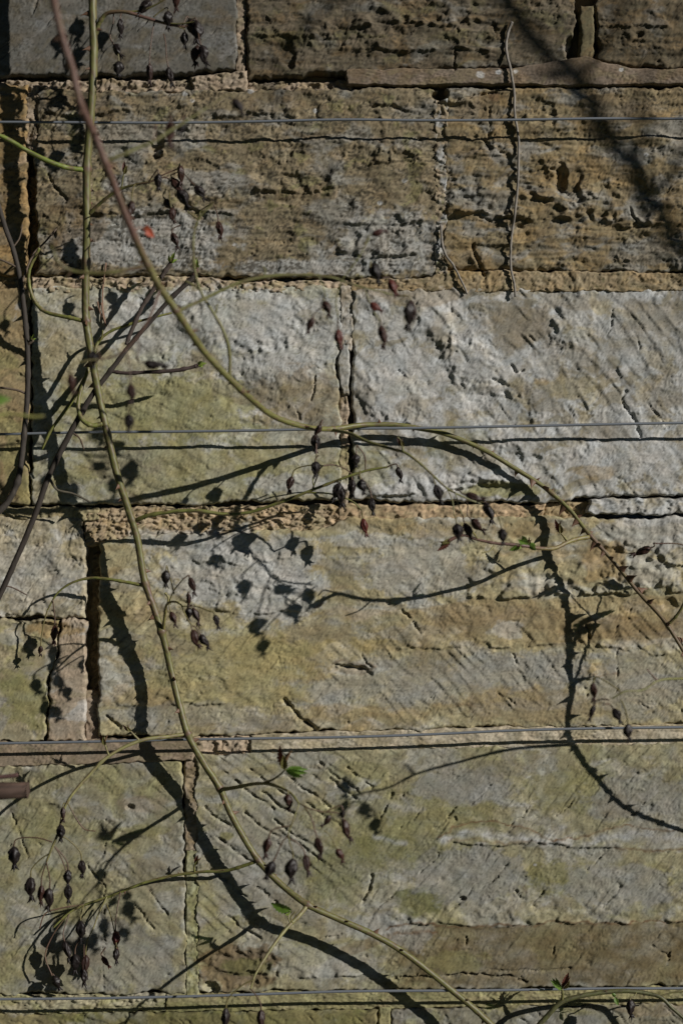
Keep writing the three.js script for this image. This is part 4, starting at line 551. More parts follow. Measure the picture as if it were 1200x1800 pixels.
  shoot(t, { seed: 28, r0: 3, r1: 1.4, tone: caneTone(28, () => 0.1, [0.22, 0.2, 0.07]), path: [[287, 1108, 0.034], [290, 1082, 0.05], [294, 1062, 0.07], [310, 1058, 0.1], [322, 1066, 0.12]], twigs: [{ path: [[296, 1062, 0.08], [305, 1040, 0.1], [322, 1018, 0.13]], r0: 1.1 }, { path: [[322, 1066, 0.12], [345, 1066, 0.13], [370, 1075, 0.14]], r0: 1.1 }, { path: [[318, 1062, 0.12], [328, 1085, 0.13], [338, 1100, 0.14]], r0: 1.1 }, { path: [[294, 1064, 0.07], [296, 1050, 0.07], [290, 1042, 0.07]], r0: 1.8, r1: 2.2 }],
    hips: [[292, 1015, 0.13, 306, 1044, 0.11, 26], [337, 1028, 0.13, 322, 1018, 0.13, 28, 'dark', 0.25], [332, 1053, 0.13, 328, 1048, 0.12, 18], [304, 1087, 0.13, 300, 1062, 0.1, 26, 'dark', 0.3], [343, 1080, 0.13, 332, 1066, 0.12, 26, 'dark', 0.3], [331, 1078, 0.1, 330, 1066, 0.12, 22], [381, 1092, 0.14, 368, 1074, 0.14, 24, 'dark', 0.25], [343, 1119, 0.14, 336, 1098, 0.14, 27, 'dark', 0.4], [358, 1125, 0.14, 339, 1100, 0.14, 24, 'dark', 0.5]] });
  // shoot with red-tinged buds and a hanging bunch at the lower left
  { const s = shoot(t, { seed: 29, r0: 3.4, r1: 1.8, tone: pt, path: [[328, 1290, 0.04], [295, 1295, 0.05], [246, 1302, 0.064], [190, 1330, 0.078], [150, 1370, 0.09], [125, 1400, 0.098], [112, 1425, 0.1], [104, 1460, 0.105], [92, 1490, 0.105], [82, 1515, 0.105]], twigs: [{ path: [[246, 1302, 0.064], [238, 1294, 0.066], [229, 1284, 0.068]], r0: 2.2 }, { path: [[192, 1328, 0.078], [186, 1312, 0.08], [184, 1296, 0.08]], r0: 1.8 }, { path: [[120, 1412, 0.1], [135, 1440, 0.1], [150, 1458, 0.1], [168, 1461, 0.1]], r0: 1.2, tone: bt }],
      hips: [[111, 1430, 0.11, 114, 1412, 0.1, 24], [107, 1462, 0.108, 108, 1440, 0.105, 26], [25, 1504, 0.1, 92, 1480, 0.105, 34, 'dark', 0.05], [55, 1558, 0.1, 88, 1500, 0.105, 34, 'dark', 0.05], [73, 1569, 0.1, 84, 1512, 0.105, 28], [86, 1576, 0.1, 82, 1515, 0.105, 32, 'dark', -0.1], [144, 1525, 0.1, 106, 1468, 0.105, 28], [120, 1541, 0.1, 96, 1488, 0.105, 26], [121, 1568, 0.1, 98, 1490, 0.105, 26]] });
    leaf(s, 'red', 185, 1310, 0.08, 24, 1.75, 0, 'yellow-brown half opened leaf'); leaf(s, 'red', 230, 1286, 0.068, 18, 2.3, 0); }
  // shoot with a green leaf and a loose bunch over the tool marks
  { const s = shoot(t, { seed: 30, r0: 3.6, r1: 1.6, tone: caneTone(30, () => 0.15, [0.17, 0.17, 0.05]), path: [[388, 1388, 0.034], [415, 1384, 0.06], [445, 1378, 0.09], [470, 1378, 0.12], [495, 1385, 0.15], [515, 1398, 0.17], [526, 1414, 0.18]], twigs: [{ path: [[462, 1377, 0.115], [480, 1370, 0.13], [494, 1360, 0.15], [502, 1352, 0.155]], r0: 2.4 }, { path: [[526, 1412, 0.18], [516, 1440, 0.19], [507, 1465, 0.19], [509, 1480, 0.19]], r0: 1.4 }, { path: [[526, 1412, 0.18], [545, 1422, 0.19], [572, 1428, 0.19]], r0: 1.2, tone: bt }, { path: [[535, 1418, 0.18], [548, 1440, 0.19], [554, 1465, 0.19]], r0: 1.3, tone: bt }],
      hips: [[506, 1409, 0.17, 500, 1388, 0.155, 26], [470, 1487, 0.19, 512, 1452, 0.19, 30, 'dark', -0.15], [475, 1527, 0.19, 508, 1468, 0.19, 28, 'dark', -0.4], [514, 1526, 0.19, 508, 1480, 0.19, 34, 'dark', -0.05], [539, 1517, 0.19, 510, 1475, 0.19, 30, 'dark', 0.2], [559, 1487, 0.19, 553, 1460, 0.19, 30, 'dark', 0.15], [596, 1502, 0.19, 570, 1460, 0.19, 22, 'red', 0.4], [609, 1456, 0.19, 572, 1428, 0.19, 34, 'dark', 0.35], [602, 1432, 0.19, 572, 1428, 0.19, 18], [574, 1442, 0.19, 565, 1427, 0.19, 22, 'dark', -0.7]] });
    leaf(s, 'fan', 502, 1354, 0.155, 38, -0.08, 0.3, 'green leaf with pointed leaflets'); leaf(s, 'red', 500, 1352, 0.155, 42, 1.6, 0, 'upright folded red-brown leaf'); }
  // shoot pressed close to the wall, and the drooping bunch at its end
  { const s = shoot(t, { seed: 31, r0: 3.2, r1: 1.6, tone: gt, thorny: 60, path: [[450, 1514, 0.031], [425, 1523, 0.026], [400, 1530, 0.02], [350, 1533, 0.015], [300, 1540, 0.012], [250, 1553, 0.012], [196, 1575, 0.011], [150, 1590, 0.012], [120, 1606, 0.016], [95, 1630, 0.02]], twigs: [{ path: [[342, 1533, 0.015], [341, 1524, 0.02], [344, 1516, 0.025]], r0: 2 }, { path: [[188, 1577, 0.012], [172, 1610, 0.02], [165, 1630, 0.024], [155, 1650, 0.03]], r0: 1.5, tone: pt }, { path: [[150, 1590, 0.012], [110, 1596, 0.02], [80, 1606, 0.024], [70, 1632, 0.026]], r0: 1.4, tone: bt }, { path: [[120, 1606, 0.016], [90, 1650, 0.02], [80, 1680, 0.022], [92, 1715, 0.022]], r0: 1.4, tone: bt }],
      hips: [[142, 1632, 0.03, 147, 1592, 0.012, 30], [117, 1668, 0.03, 122, 1606, 0.016, 32, 'dark', 0.25], [132, 1691, 0.03, 150, 1640, 0.028, 30], [151, 1694, 0.028, 155, 1648, 0.03, 34], [148, 1714, 0.03, 148, 1660, 0.03, 30], [204, 1650, 0.035, 212, 1568, 0.012, 30, 'red', 0.05], [205, 1677, 0.04, 188, 1590, 0.014, 22], [186, 1690, 0.03, 186, 1665, 0.03, 22, 'red', 0.6], [100, 1726, 0.02, 92, 1712, 0.022, 26, 'dark', 0.4]] });
    leaf(s, 'red', 343, 1520, 0.022, 20, 1.15, 0, 'small red-brown leaf bud'); }
  // shoot hanging from the bend, with one green leaf
  { const s = shoot(t, { seed: 32, r0: 3.8, r1: 1.6, tone: pt, path: [[540, 1591, 0.044], [528, 1607, 0.055], [505, 1630, 0.07], [482, 1660, 0.09], [462, 1690, 0.105], [448, 1715, 0.115], [440, 1740, 0.12]], twigs: [{ path: [[514, 1622, 0.066], [511, 1612, 0.07], [519, 1603, 0.072]], r0: 1.6 }, { path: [[510, 1622, 0.068], [506, 1612, 0.07], [510, 1600, 0.07]], r0: 1.4 }], hips: [[397, 1787, 0.12, 446, 1722, 0.118, 32], [459, 1790, 0.13, 440, 1738, 0.12, 32]] });
    leaf(s, 'single', 512, 1601, 0.07, 38, 2.75, 0.25, 'bright green leaf'); }
}

// ---------------------------------------------------------------- rose cane that arches in from the upper left and bends to the wall
{
  const t = thing('rose_cane', 'slender rose cane, red-brown to green, arching down to the wire and away along the wall', 'rose');
  const path = [[-900, 3500, 0.34, 11], [-950, 2600, 0.34, 10.5], [-850, 1500, 0.36, 10], [-620, 600, 0.42, 9.5], [-330, -40, 0.47, 9], [-80, -260, 0.49, 8], [50, -190, 0.48, 7], [88, -40, 0.46, 6.2], [97, 12, 0.45, 6], [111, 70, 0.44, 6], [127, 122, 0.43, 6.2], [141, 180, 0.42, 6.3], [163, 230, 0.4, 6.4], [185, 285, 0.385, 6.4], [206, 340, 0.365, 6.4], [230, 400, 0.345, 6.4], [255, 456, 0.32, 6.4], [281, 505, 0.3, 6.4], [309, 545, 0.28, 6.4], [335, 585, 0.26, 6.2], [362, 622, 0.235, 6], [400, 662, 0.21, 6], [440, 700, 0.179, 5.8], [480, 731, 0.139, 5.6], [535, 750, 0.098, 5.3], [585, 754, 0.055, 5.1], [635, 747, 0.031, 4.9], [697, 747, 0.0205, 4.8], [741, 754, 0.018, 4.8], [780, 762, 0.015, 4.8], [850, 791, 0.012, 4.7], [900, 821, 0.012, 4.6], [955, 856, 0.014, 4.4], [1000, 896, 0.022, 4.2], [1037, 942, 0.034, 4], [1080, 990, 0.044, 3.9], [1120, 1040, 0.056, 3.8], [1165, 1090, 0.074, 3.6], [1200, 1145, 0.088, 3.5], [1225, 1195, 0.1, 3.4], [1270, 1275, 0.1, 3.3], [1330, 1340, 0.1, 3.1], [1400, 1380, 0.095, 2.9], [1480, 1400, 0.09, 2.5], [1560, 1398, 0.09, 2]];
  path.forEach((p) => { p[3] *= 0.88; });
  const g = tube(path, { seg: 12, radial: 14, tone: caneTone(41, (k) => (k < 15 ? 0.75 : k < 18 ? lerp(0.75, 0.1, (k - 15) / 3) : k > 34 ? 0.55 : k > 28 ? 0.2 : 0.0), [0.14, 0.138, 0.036], undefined, KB), rough: 0.09, knots: KB, seed: 7 });
  add('cane', g, barkMaterial, t); thorns(t, g, 40, 9, 15, 0.2, 0.97); thorns(t, g, 30, 15, 19, 0.72, 0.97);
  const gt = caneTone(52, () => 0.05, [0.15, 0.15, 0.05]), bt = caneTone(58, () => 0.7);
  shoot(t, { seed: 61, r0: 2.8, r1: 1.3, tone: gt, path: [[186, 285, 0.385], [215, 272, 0.385], [248, 258, 0.38], [268, 250, 0.38], [296, 232, 0.375], [322, 216, 0.37], [350, 198, 0.365], [375, 182, 0.36]], twigs: [{ path: [[268, 250, 0.38], [272, 236, 0.38], [273, 220, 0.38]], r0: 1.8, tone: bt }], hips: [[418, 187, 0.355, 375, 182, 0.36, 30, 'dark', 0.5], [299, 231, 0.33, 305, 226, 0.372, 32], [318, 226, 0.33, 322, 216, 0.37, 20, 'dark', -0.3]] });
  { const s = shoot(t, { seed: 62, r0: 3, r1: 1.8, tone: caneTone(62, (k) => 0.6 - k * 0.1), path: [[252, 469, 0.322], [225, 474, 0.325], [195, 479, 0.33], [160, 480, 0.33], [128, 476, 0.33], [108, 466, 0.335], [97, 450, 0.34], [95, 436, 0.34]], twigs: [{ path: [[128, 476, 0.33], [120, 484, 0.33], [114, 490, 0.33]], r0: 1.5 }] });
    leaf(s, 'red', 95, 440, 0.34, 18, 1.7, 0, 'pale unopened leaf bud'); }
  shoot(t, { seed: 63, r0: 3, r1: 1.2, tone: gt, path: [[313, 547, 0.276], [345, 532, 0.27], [380, 515, 0.265], [420, 497, 0.26], [470, 486, 0.255], [530, 483, 0.25], [580, 487, 0.25], [625, 502, 0.245], [665, 512, 0.245], [695, 520, 0.24]], twigs: [{ path: [[464, 487, 0.255], [466, 475, 0.255], [462, 468, 0.255]], r0: 1.6 }, { path: [[560, 485, 0.25], [568, 505, 0.25], [572, 522, 0.25]], r0: 1 }, { path: [[600, 492, 0.25], [590, 530, 0.245], [594, 560, 0.24]], r0: 1 }, { path: [[640, 506, 0.245], [655, 545, 0.24], [668, 565, 0.24]], r0: 1 }, { path: [[600, 492, 0.25], [625, 460, 0.25], [650, 418, 0.25]], r0: 1 }],
    hips: [[658, 477, 0.24, 650, 470, 0.245, 30, 'dark', 0.35], [690, 505, 0.24, 672, 490, 0.245, 28, 'red', 0.4], [719, 549, 0.24, 695, 520, 0.24, 36, 'dark', -0.1], [724, 540, 0.24, 700, 521, 0.24, 26, 'dark', 0.2], [659, 539, 0.24, 640, 510, 0.245, 22, 'red', 0.95], [671, 587, 0.235, 667, 562, 0.24, 30, 'dark', 0.1], [573, 541, 0.24, 572, 520, 0.25, 26, 'dark', 0.3], [546, 570, 0.24, 568, 540, 0.245, 24, 'dark', -0.3], [596, 592, 0.235, 594, 558, 0.24, 26, 'red', 0.15], [664, 410, 0.25, 640, 430, 0.25, 22, 'red', 1.8]] });
  shoot(t, { seed: 64, r0: 2.8, r1: 1.5, tone: gt, path: [[404, 660, 0.207], [404, 630, 0.21], [401, 606, 0.215], [390, 576, 0.22], [372, 545, 0.225], [352, 510, 0.23], [342, 470, 0.235], [340, 440, 0.24], [342, 405, 0.24], [352, 380, 0.245], [374, 358, 0.25]], twigs: [{ path: [[352, 510, 0.23], [338, 500, 0.23], [326, 494, 0.23]], r0: 1.8 }, { path: [[378, 552, 0.224], [381, 542, 0.224], [382, 534, 0.224]], r0: 1.4 }] });
  shoot(t, { seed: 65, r0: 2, r1: 1, tone: bt, path: [[282, 508, 0.3], [262, 560, 0.31], [235, 600, 0.31], [205, 625, 0.31], [170, 632, 0.31]], hips: [[126, 671, 0.32, 172, 632, 0.31, 26, 'dark', 0.2], [269, 641, 0.31, 240, 596, 0.31, 30, 'dark', 1.4], [230, 690, 0.31, 222, 612, 0.31, 28], [226, 742, 0.31, 230, 700, 0.31, 28], [164, 630, 0.3, 180, 632, 0.31, 26]] });
  { const s = shoot(t, { seed: 66, r0: 3, r1: 1.3, tone: gt, path: [[585, 756, 0.058], [614, 762, 0.085], [648, 777, 0.11], [692, 790, 0.13], [712, 796, 0.138], [732, 810, 0.145], [760, 835, 0.15], [785, 858, 0.15], [815, 874, 0.148], [845, 886, 0.14]], twigs: [{ path: [[708, 794, 0.137], [706, 780, 0.137], [698, 768, 0.137]], r0: 2.2, r1: 1.6 }, { path: [[785, 858, 0.15], [795, 882, 0.16], [797, 905, 0.165]], r0: 1 }, { path: [[800, 866, 0.15], [806, 890, 0.15], [812, 906, 0.15]], r0: 1 }, { path: [[560, 752, 0.08], [556, 765, 0.09], [556, 800, 0.1]], r0: 1, tone: bt }],
      hips: [[769, 865, 0.17, 757, 834, 0.15, 28, 'dark', 0.3], [832, 873, 0.16, 800, 862, 0.15, 30, 'dark', 1.3], [857, 897, 0.15, 840, 882, 0.14, 30, 'dark', 0.3], [804, 934, 0.17, 797, 904, 0.165, 28, 'dark', 0.15], [820, 931, 0.145, 812, 905, 0.15, 26, 'dark', 0.35], [838, 922, 0.155, 818, 880, 0.148, 28, 'dark', 0.85], [882, 941, 0.2, 850, 890, 0.14, 24, 'dark', 0.1], [559, 757, 0.12, 562, 752, 0.09, 24, 'dark', -0.4], [554, 776, 0.09, 557, 764, 0.09, 26], [555, 822, 0.1, 556, 798, 0.1, 24]] });
    leaf(s, 'red', 708, 786, 0.137, 20, 2.0, 0, 'small yellow-brown leaf bud'); }
  { const s = shoot(t, { seed: 67, r0: 3.8, r1: 2, tone: caneTone(67, (k) => 0.2 + 0.1 * k, [0.22, 0.2, 0.06]), path: [[1034, 944, 0.035], [1012, 948, 0.045], [995, 954, 0.055], [976, 963, 0.065], [950, 964, 0.08], [925, 960, 0.095], [898, 957, 0.1], [870, 955, 0.102], [840, 949, 0.103], [812, 941, 0.104], [787, 951, 0.105, 3.4]], twigs: [{ path: [[998, 953, 0.053], [990, 943, 0.053], [984, 936, 0.053]], r0: 3 }, { path: [[840, 949, 0.103], [826, 930, 0.112], [812, 922, 0.116], [806, 930, 0.118]], r0: 1.3 }, { path: [[870, 955, 0.102], [860, 968, 0.108], [846, 972, 0.112]], r0: 1.2 }] });
    leaf(s, 'spread', 928, 957, 0.095, 24, 2.6, 0.2, 'fresh green leaf of four leaflets'); leaf(s, 'red', 930, 957, 0.094, 13, 1.5, 0); leaf(s, 'red', 985, 938, 0.053, 28, 1.9, 0, 'narrow red-brown leaf bud'); leaf(s, 'single', 915, 958, 0.098, 22, 3.6, 0.2); leaf(s, 'red', 792, 949, 0.105, 30, 3.75, 0.2, 'narrow dark leaf tip'); }
  shoot(t, { seed: 68, r0: 2.8, r1: 2.2, tone: caneTone(68, () => 0.1), path: [[1172, 1098, 0.076], [1183, 1088, 0.08], [1194, 1074, 0.084], [1206, 1050, 0.088], [1225, 1010, 0.09]] });
  shoot(t, { seed: 69, r0: 2.8, r1: 1.2, tone: gt, path: [[1240, 1222, 0.1], [1215, 1196, 0.14], [1185, 1193, 0.17], [1155, 1197, 0.19], [1128, 1213, 0.2], [1096, 1216, 0.21], [1075, 1228, 0.21]], twigs: [{ path: [[1155, 1197, 0.19], [1146, 1188, 0.19], [1136, 1176, 0.19]], r0: 2, r1: 1.2, tone: bt }], hips: [[1042, 1213, 0.2, 1090, 1216, 0.21, 26], [1040, 1250, 0.2, 1070, 1230, 0.21, 22, 'dark', -0.3], [1083, 1257, 0.2, 1062, 1238, 0.21, 26, 'dark', 0.5], [1104, 1284, 0.2, 1090, 1230, 0.21, 24, 'dark', 0.1]] });
  // small growths whose shadows fall along the cane's own
  { const s = shoot(t, { seed: 70, r0: 2.2, r1: 1.4, tone: bt, path: [[1202, 1148, 0.088], [1216, 1112, 0.09], [1230, 1070, 0.09], [1248, 1010, 0.09], [1262, 970, 0.09]], hips: [[1280, 944, 0.09, 1262, 970, 0.09, 34, 'dark', 1.1], [1130, 968, 0.075, 1150, 955, 0.09, 30, 'dark', -1.2]], twigs: [{ path: [[1248, 1010, 0.09], [1205, 960, 0.09], [1150, 955, 0.09]], r0: 1.2 }] }); leaf(s, 'fan', 1222, 1010, 0.09, 40, 0.4); leaf(s, 'tuft', 1210, 1030, 0.09, 34, 0.3); }
}

// ---------------------------------------------------------------- brown shrub stems at the left
const barkTone = (seed, c = [0.1, 0.072, 0.05]) => (k, an, i) => { const s = 1 + 0.35 * fbm(i * 0.4, an * 1.2, 3, seed) + 0.25 * N(i * 1.3, an * 2, seed + 4), p = sstep(0.2, 0.5, fbm(i * 0.18, an * 0.8, 2, seed + 7)); return [lerp(c[0], 0.1, p * 0.4) * s, lerp(c[1], 0.085, p * 0.4) * s, lerp(c[2], 0.066, p * 0.4) * s]; };
{
  const t = thing('shrub_stem', 'brown shrub stem slanting up the wall, its three twigs tipped with green buds', 'shrub');
  add('stem', tube([[-420, 3200, 0.1, 9], [-330, 2300, 0.08, 8.5], [-180, 1500, 0.06, 8], [-70, 1180, 0.055, 6.5], [0, 1046, 0.05, 5], [28, 985, 0.05, 5], [62, 905, 0.05, 5], [85, 840, 0.05, 5], [108, 792, 0.05, 5.2], [140, 732, 0.05, 4.8], [165, 690, 0.05, 4.5], [195, 651, 0.05, 4.3], [232, 603, 0.048, 4], [265, 565, 0.046, 3.8], [300, 525, 0.044, 3.8], [330, 497, 0.043, 4], [343, 483, 0.042, 4.4]], { seg: 12, radial: 12, tone: barkTone(5, [0.027, 0.02, 0.015]), rough: 0.1, knots: [[9.2, 0.12, 0.25], [11, 0.1, 0.3], [12.2, 0.1, 0.25], [14.2, 0.15, 0.25], [15, 0.12, 0.3]], seed: 8 }), woodMaterial, t);
  const twig = (path, r0, r1, seed, c) => add('twig', tube(path.map((p, i) => [...p, lerp(r0, r1, i / (path.length - 1))]), { seg: 8, radial: 9, tone: barkTone(seed, c), rough: 0.12, knots: path.map((_, i) => [i + 0.4, 0.1, 0.3]), seed }), woodMaterial, t);
  let m = twig([[222, 606, 0.048], [232, 580, 0.046], [250, 540, 0.044], [268, 512, 0.042], [285, 485, 0.04], [301, 462, 0.04]], 3.4, 4, 9, [0.05, 0.035, 0.028]); leaf(m, 'tuft', 302, 464, 0.04, 22, 1.3, 0, 'opening green bud');
  m = twig([[196, 653, 0.05], [222, 656, 0.052], [262, 654, 0.054], [310, 651, 0.054], [340, 645, 0.053], [349, 642, 0.053]], 3, 3.4, 10, [0.05, 0.032, 0.028]); leaf(m, 'tuft', 347, 643, 0.053, 17, 0.3, 0, 'opening green bud');
  m = twig([[340, 487, 0.042], [344, 479, 0.042], [346, 470, 0.042]], 4, 3, 11, [0.08, 0.04, 0.03]); leaf(m, 'tuft', 345, 474, 0.042, 20, 1.5, 0, 'opening green bud');
  twig([[86, 838, 0.05], [100, 860, 0.045], [130, 868, 0.04], [160, 883, 0.036]], 2, 1.6, 12, [0.07, 0.06, 0.04]); twig([[130, 762, 0.05], [140, 770, 0.05], [148, 790, 0.05]], 1.6, 1.2, 13, [0.08, 0.05, 0.03]); twig([[5, 1030, 0.05], [20, 1032, 0.045], [48, 1046, 0.04]], 1.6, 1, 14, [0.09, 0.06, 0.045]);
}
{
  const t = thing('shrub_stem', 'grey-brown shrub stem bowed beside the narrow ochre stone at the wall', 'shrub');
  const g = tube([[-70, 150, 0.06, 3.6], [-20, 300, 0.06, 4.6], [8, 395, 0.06, 4.2], [24, 440, 0.058, 4.3], [36, 492, 0.056, 4.4], [44, 555, 0.055, 4.4], [49, 620, 0.054, 4.5], [49, 682, 0.054, 4.5], [45, 742, 0.054, 4.6], [39, 800, 0.054, 5], [31, 848, 0.055, 5.2], [12, 885, 0.056, 5.4], [-20, 915, 0.06, 6.4], [-110, 1040, 0.07, 7], [-260, 1500, 0.08, 8], [-360, 2300, 0.09, 9], [-400, 3160, 0.09, 10]], { seg: 12, radial: 12, tone: barkTone(15, [0.036, 0.029, 0.023]), rough: 0.1, knots: [[5.3, 0.1, 0.2], [6.6, 0.1, 0.25], [8.4, 0.12, 0.2], [10, 0.12, 0.3]], seed: 9 });
  add('stem', g, woodMaterial, t);
  const twig = (path, r0, r1, seed, c) => add('twig', tube(path.map((p, i) => [...p, lerp(r0, r1, i / (path.length - 1))]), { seg: 8, radial: 8, tone: barkTone(seed, c), rough: 0.12, seed }), woodMaterial, t);
  const m = twig([[49, 606, 0.055], [54, 602, 0.057], [59, 598, 0.058]], 2.6, 2.4, 16); leaf(m, 'tuft', 58, 600, 0.058, 13, 1.4, 0, 'small green bud');
  twig([[46, 692, 0.054], [35, 687, 0.056], [15, 683, 0.058], [-20, 680, 0.06]], 2.2, 1.8, 17); twig([[30, 470, 0.058], [15, 462, 0.06], [-10, 452, 0.06]], 2, 1.5, 18); twig([[22, 436, 0.058], [34, 420, 0.056], [40, 395, 0.054]], 1.6, 1, 19);
  twig([[100, 402, 0.02], [80, 425, 0.024], [60, 446, 0.03], [38, 500, 0.05]], 1.6, 2, 20);
}
{ // rose shoot arching through the lowest joint at the right
  const t = thing('rose_shoot', 'dark green rose shoot arching through the lowest mortar joint', 'rose');
  const g = tube([[880, 2900, 0.1, 6], [870, 2400, 0.07, 5.5], [900, 1980, 0.05, 5], [938, 1815, 0.045, 4.6], [962, 1785, 0.044, 4.5], [985, 1762, 0.043, 4.4], [1015, 1752, 0.042, 4.2], [1055, 1745, 0.04, 4.2], [1100, 1742, 0.04, 4], [1135, 1746, 0.04, 3.8], [1160, 1753, 0.042, 3.4], [1180, 1772, 0.045, 3], [1205, 1795, 0.05, 2.6], [1230, 1830, 0.06, 2]], { seg: 10, radial: 10, tone: caneTone(71, () => 0.3, [0.09, 0.095, 0.03], [0.05, 0.035, 0.025]), rough: 0.07, seed: 11 });
  add('cane', g, barkMaterial, t); thorns(t, g, 34, 7, 33, 0.2, 0.95);
  const s = shoot(t, { seed: 72, r0: 2.6, r1: 2, tone: caneTone(73, () => 0.1), path: [[987, 1760, 0.043], [988, 1748, 0.045], [987, 1738, 0.046]] });
  shoot(t, { seed: 73, r0: 1.7, r1: 1.2, tone: caneTone(73, () => 0.3), path: [[1158, 1752, 0.042], [1180, 1745, 0.04], [1215, 1742, 0.04]] });
  shoot(t, { seed: 74, r0: 1.4, r1: 1.1, tone: caneTone(74, () => 0.3), path: [[1118, 1743, 0.04], [1116, 1748, 0.045], [1112, 1753, 0.048]], hips: [[1108, 1770, 0.05, 1113, 1752, 0.048, 28, 'dark', 0.1]] });
  leaf(s, 'fan', 987, 1738, 0.046, 26, 2.5, 0.2, 'small dark green leaf'); leaf(s, 'red', 988, 1738, 0.046, 32, 1.2, 0, 'folded brown-green leaf'); leaf(s, 'spread', 1080, 1753, 0.044, 15, -1.2, 0.2, 'small bright green leaf');
}
{ // green leaf on a pale stalk reaching in at the left
  const t = thing('rose_shoot', 'pale green rose shoot with one blurred bright green leaf reaching in beside the shrub stem', 'rose');
  add('stalk', tube([[-900, 3300, 0.42, 6], [-700, 2000, 0.42, 5], [-420, 1150, 0.42, 4], [-160, 800, 0.43, 3.2], [-40, 740, 0.43, 2.6], [20, 728, 0.42, 2.4], [60, 733, 0.42, 2.2], [78, 731, 0.42, 2]], { seg: 10, radial: 8, tone: caneTone(75, () => 0, [0.24, 0.24, 0.07]), seed: 12 }), barkMaterial, t);
  const m = add('side_shoot', tube([[-40, 740, 0.43, 1.8], [-30, 715, 0.43, 1.6], [-16, 706, 0.43, 1.4]], { seg: 5, radial: 6, tone: caneTone(76), seed: 13 }), barkMaterial, t); leaf(m, 'single', -18, 706, 0.43, 30, 0.15, 0.2);
}
// ---------------------------------------------------------------- dry tendrils clinging to the wall, cut stick, red leaf
const clinging = (pts, r, off) => pts.map(([x, y], i) => { const z = heightAt(x, y) + off + r * U; return [x, y, z, lerp(r, r * 0.8, i / pts.length)]; });
const dense = (pts, n) => { const c = new THREE.CatmullRomCurve3(pts.map(([x, y]) => new THREE.Vector3(x, y, 0))); return c.getPoints(n).map((v, i) => [v.x + 1.2 * N(i * 0.5, 3, 88), v.y]); };
const tendrilTone = solid([0.2, 0.18, 0.155], 77, 0.35);
{
  const t = thing('dry_tendril', 'long grey dead tendril hanging down the ochre stones and crossing the brown mortar ribbon', 'tendril');
  const p = clinging(dense([[899, 38], [891, 62], [890, 92], [896, 122], [903, 160], [905, 210], [911, 250], [910, 310], [905, 370], [898, 425], [897, 470], [903, 498], [905, 522]], 34), 2.6, 0.0025);
  add('tendril', tube(p, { seg: 4, radial: 9, tone: tendrilTone, rough: 0.18, seed: 14 }), woodMaterial, t);
}
{
  const t = thing('dry_tendril', 'short grey dead tendril hooked out of the upright joint above the rock-faced stone', 'tendril');
  add('tendril', tube(clinging(dense([[774, 396], [776, 420], [783, 448], [797, 468], [808, 488], [820, 517]], 16), 2.3, 0.0025), { seg: 4, radial: 9, tone: tendrilTone, rough: 0.18, seed: 15 }), woodMaterial, t);
}
{
  const t = thing('dry_tendril', 'small forked reddish dry tendril on the pale stone behind the green cane', 'tendril');
  const tone = solid([0.2, 0.12, 0.08], 79, 0.3);
  add('tendril', mergeGeometries([tube(clinging(dense([[186, 462], [183, 490], [181, 520], [181, 545], [186, 572]], 10), 1.5, 0.002), { seg: 3, radial: 7, tone, seed: 16 }), tube(clinging(dense([[171, 530], [176, 548], [184, 566]], 6), 1.4, 0.003), { seg: 3, radial: 7, tone, seed: 17 }), tube(clinging(dense([[178, 532], [181, 552], [188, 574]], 6), 1.4, 0.004), { seg: 3, radial: 7, tone, seed: 18 })]), woodMaterial, t);
}
{
  const t = thing('cut_stick', 'short red-brown cut branch end poking in above the grey-olive stone', 'branch');
  add('stick', tube([[-260, 1420, 0.2, 15], [-120, 1404, 0.2, 14.5], [-30, 1393, 0.19, 14], [10, 1390, 0.19, 13.6], [48, 1389, 0.185, 13.4], [50, 1389, 0.185, 12.4]], { seg: 8, radial: 20, tone: (k, an, i) => { const s = 1 + 0.9 * fbm(i * 0.06, an * 7, 3, 83); return [0.066 * s, 0.04 * s, 0.029 * s]; }, rough: 0.12, seed: 19 }), woodMaterial, t);
  add('side_twig', tube([[-40, 1370, 0.2, 3], [0, 1366, 0.2, 3.4], [20, 1364, 0.2, 3.6], [32, 1362, 0.2, 3]], { seg: 6, radial: 8, tone: solid([0.09, 0.045, 0.04], 84), seed: 20 }), woodMaterial, t);
  add('stake', tube([[-258, 3200, 0.2, 17], [-262, 2200, 0.2, 16.5], [-258, 1380, 0.2, 16]], { seg: 10, radial: 16, tone: barkTone(86), seed: 21 }), woodMaterial, t);
}
{
  const t = thing('withered_leaf', 'small orange-red withered leaf caught against the slender cane', 'leaf');
  leaf(t, 'orange', 252, 402, 0.3, 22, -0.6, 0.3);
  add('leaf_stalk', tube([[238, 404, 0.335, 1], [246, 400, 0.315, 0.9], [253, 402, 0.3, 0.9]], { seg: 5, radial: 6, tone: solid([0.16, 0.06, 0.03], 85), seed: 22 }), woodMaterial, t);
}
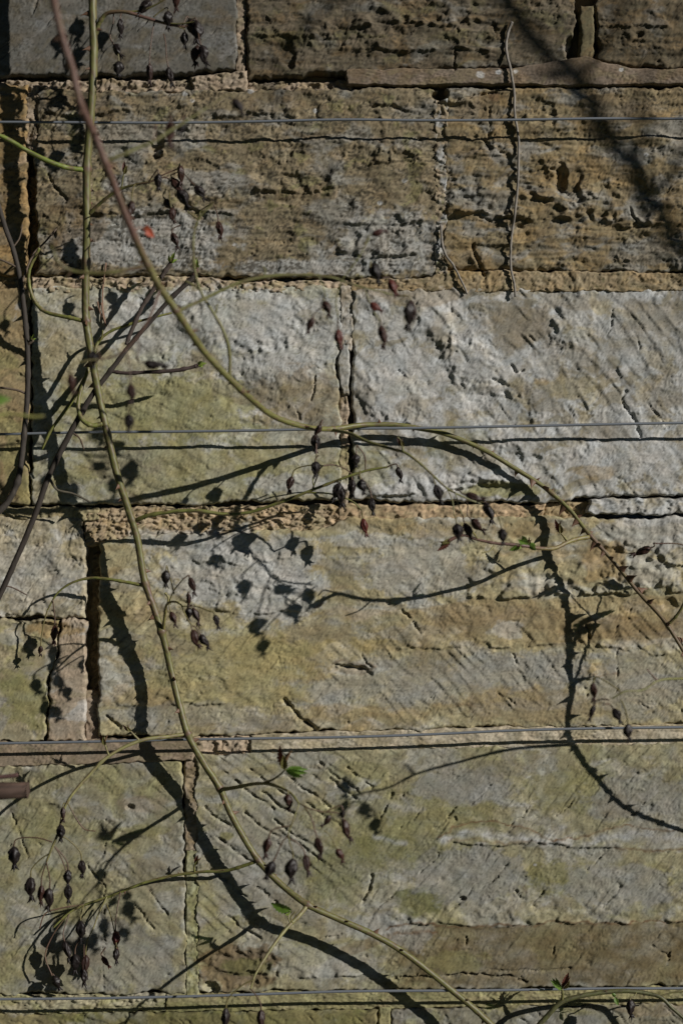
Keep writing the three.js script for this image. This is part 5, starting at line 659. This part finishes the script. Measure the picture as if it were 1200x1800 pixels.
// ---------------------------------------------------------------- bare tree out in the garden whose boughs shade the top of the wall
{
  const t = thing('garden_tree', 'bare grey-brown tree standing in the garden before the wall', 'tree');
  const Z = 0.85, onto = (x, y, z) => [wallX(x) + SUNK[0] * z, wallY(y) + SUNK[1] * z, z];
  const tone = barkTone(91, [0.09, 0.07, 0.05]), raw = (p, r0, r1) => p.map((q, i) => [...q, lerp(r0, r1, i / (p.length - 1))]);
  const opt = (seed) => ({ raw: true, seg: 8, radial: 10, tone, rough: 0.08, seed });
  const fork = onto(1420, 760, Z);
  add('trunk', tube(raw([[fork[0] + 0.1, -0.05, Z], [fork[0] + 0.06, 0.8, Z - 0.02], [fork[0] + 0.02, 1.6, Z], fork], 0.07, 0.035), opt(1)), woodMaterial, t);
  add('bough', tube(raw([fork, onto(1280, 560, Z), onto(1185, 430, Z), onto(1135, 345, Z), onto(1108, 296, Z), onto(1052, 218, Z), onto(1012, 150, Z), onto(960, 95, Z), onto(900, 10, Z), onto(860, -80, Z), onto(800, -260, Z)], 0.0095, 0.007), opt(2)), woodMaterial, t);
  const tw = (p, a, b, s) => add('twig', tube(raw(p.map((q) => onto(...q)), a, b), opt(s)), woodMaterial, t);
  tw([[1012, 150, Z], [1000, 132, Z], [970, 140, Z - 0.1], [930, 130, Z - 0.15]], 0.007, 0.003, 3); tw([[1005, 140, Z], [1040, 110, Z], [1070, 60, Z + 0.1], [1110, -30, Z + 0.15]], 0.005, 0.003, 4); tw([[1108, 296, Z], [1130, 240, Z], [1120, 180, Z + 0.1], [1140, 90, Z + 0.1]], 0.004, 0.003, 5); tw([[1052, 218, Z], [1030, 190, Z], [1040, 170, Z]], 0.006, 0.004, 6);
  tw([[900, 10, Z], [780, -40, Z + 0.2], [640, -30, Z + 0.3], [520, 60, Z + 0.35], [495, 120, Z + 0.35], [488, 180, Z + 0.35]], 0.005, 0.004, 7); tw([[860, -80, Z], [700, -120, Z + 0.1], [560, -100, Z + 0.2], [430, -40, Z + 0.2]], 0.005, 0.003, 8); tw([[1135, 345, Z], [1160, 330, Z], [1200, 260, Z + 0.1]], 0.007, 0.004, 9);
  add('bough', tube(raw([fork, onto(1460, 520, Z + 0.1), onto(1480, 200, Z + 0.2), onto(1420, -200, Z + 0.3), onto(1300, -600, Z + 0.3)], 0.014, 0.006), opt(10)), woodMaterial, t);
  add('bough', tube(raw([fork, onto(1600, 500, Z), onto(1760, 200, Z), onto(1900, -300, Z + 0.1)], 0.026, 0.006), opt(11)), woodMaterial, t);
}

scene.updateMatrixWorld(true);
renderer.render(scene, camera);
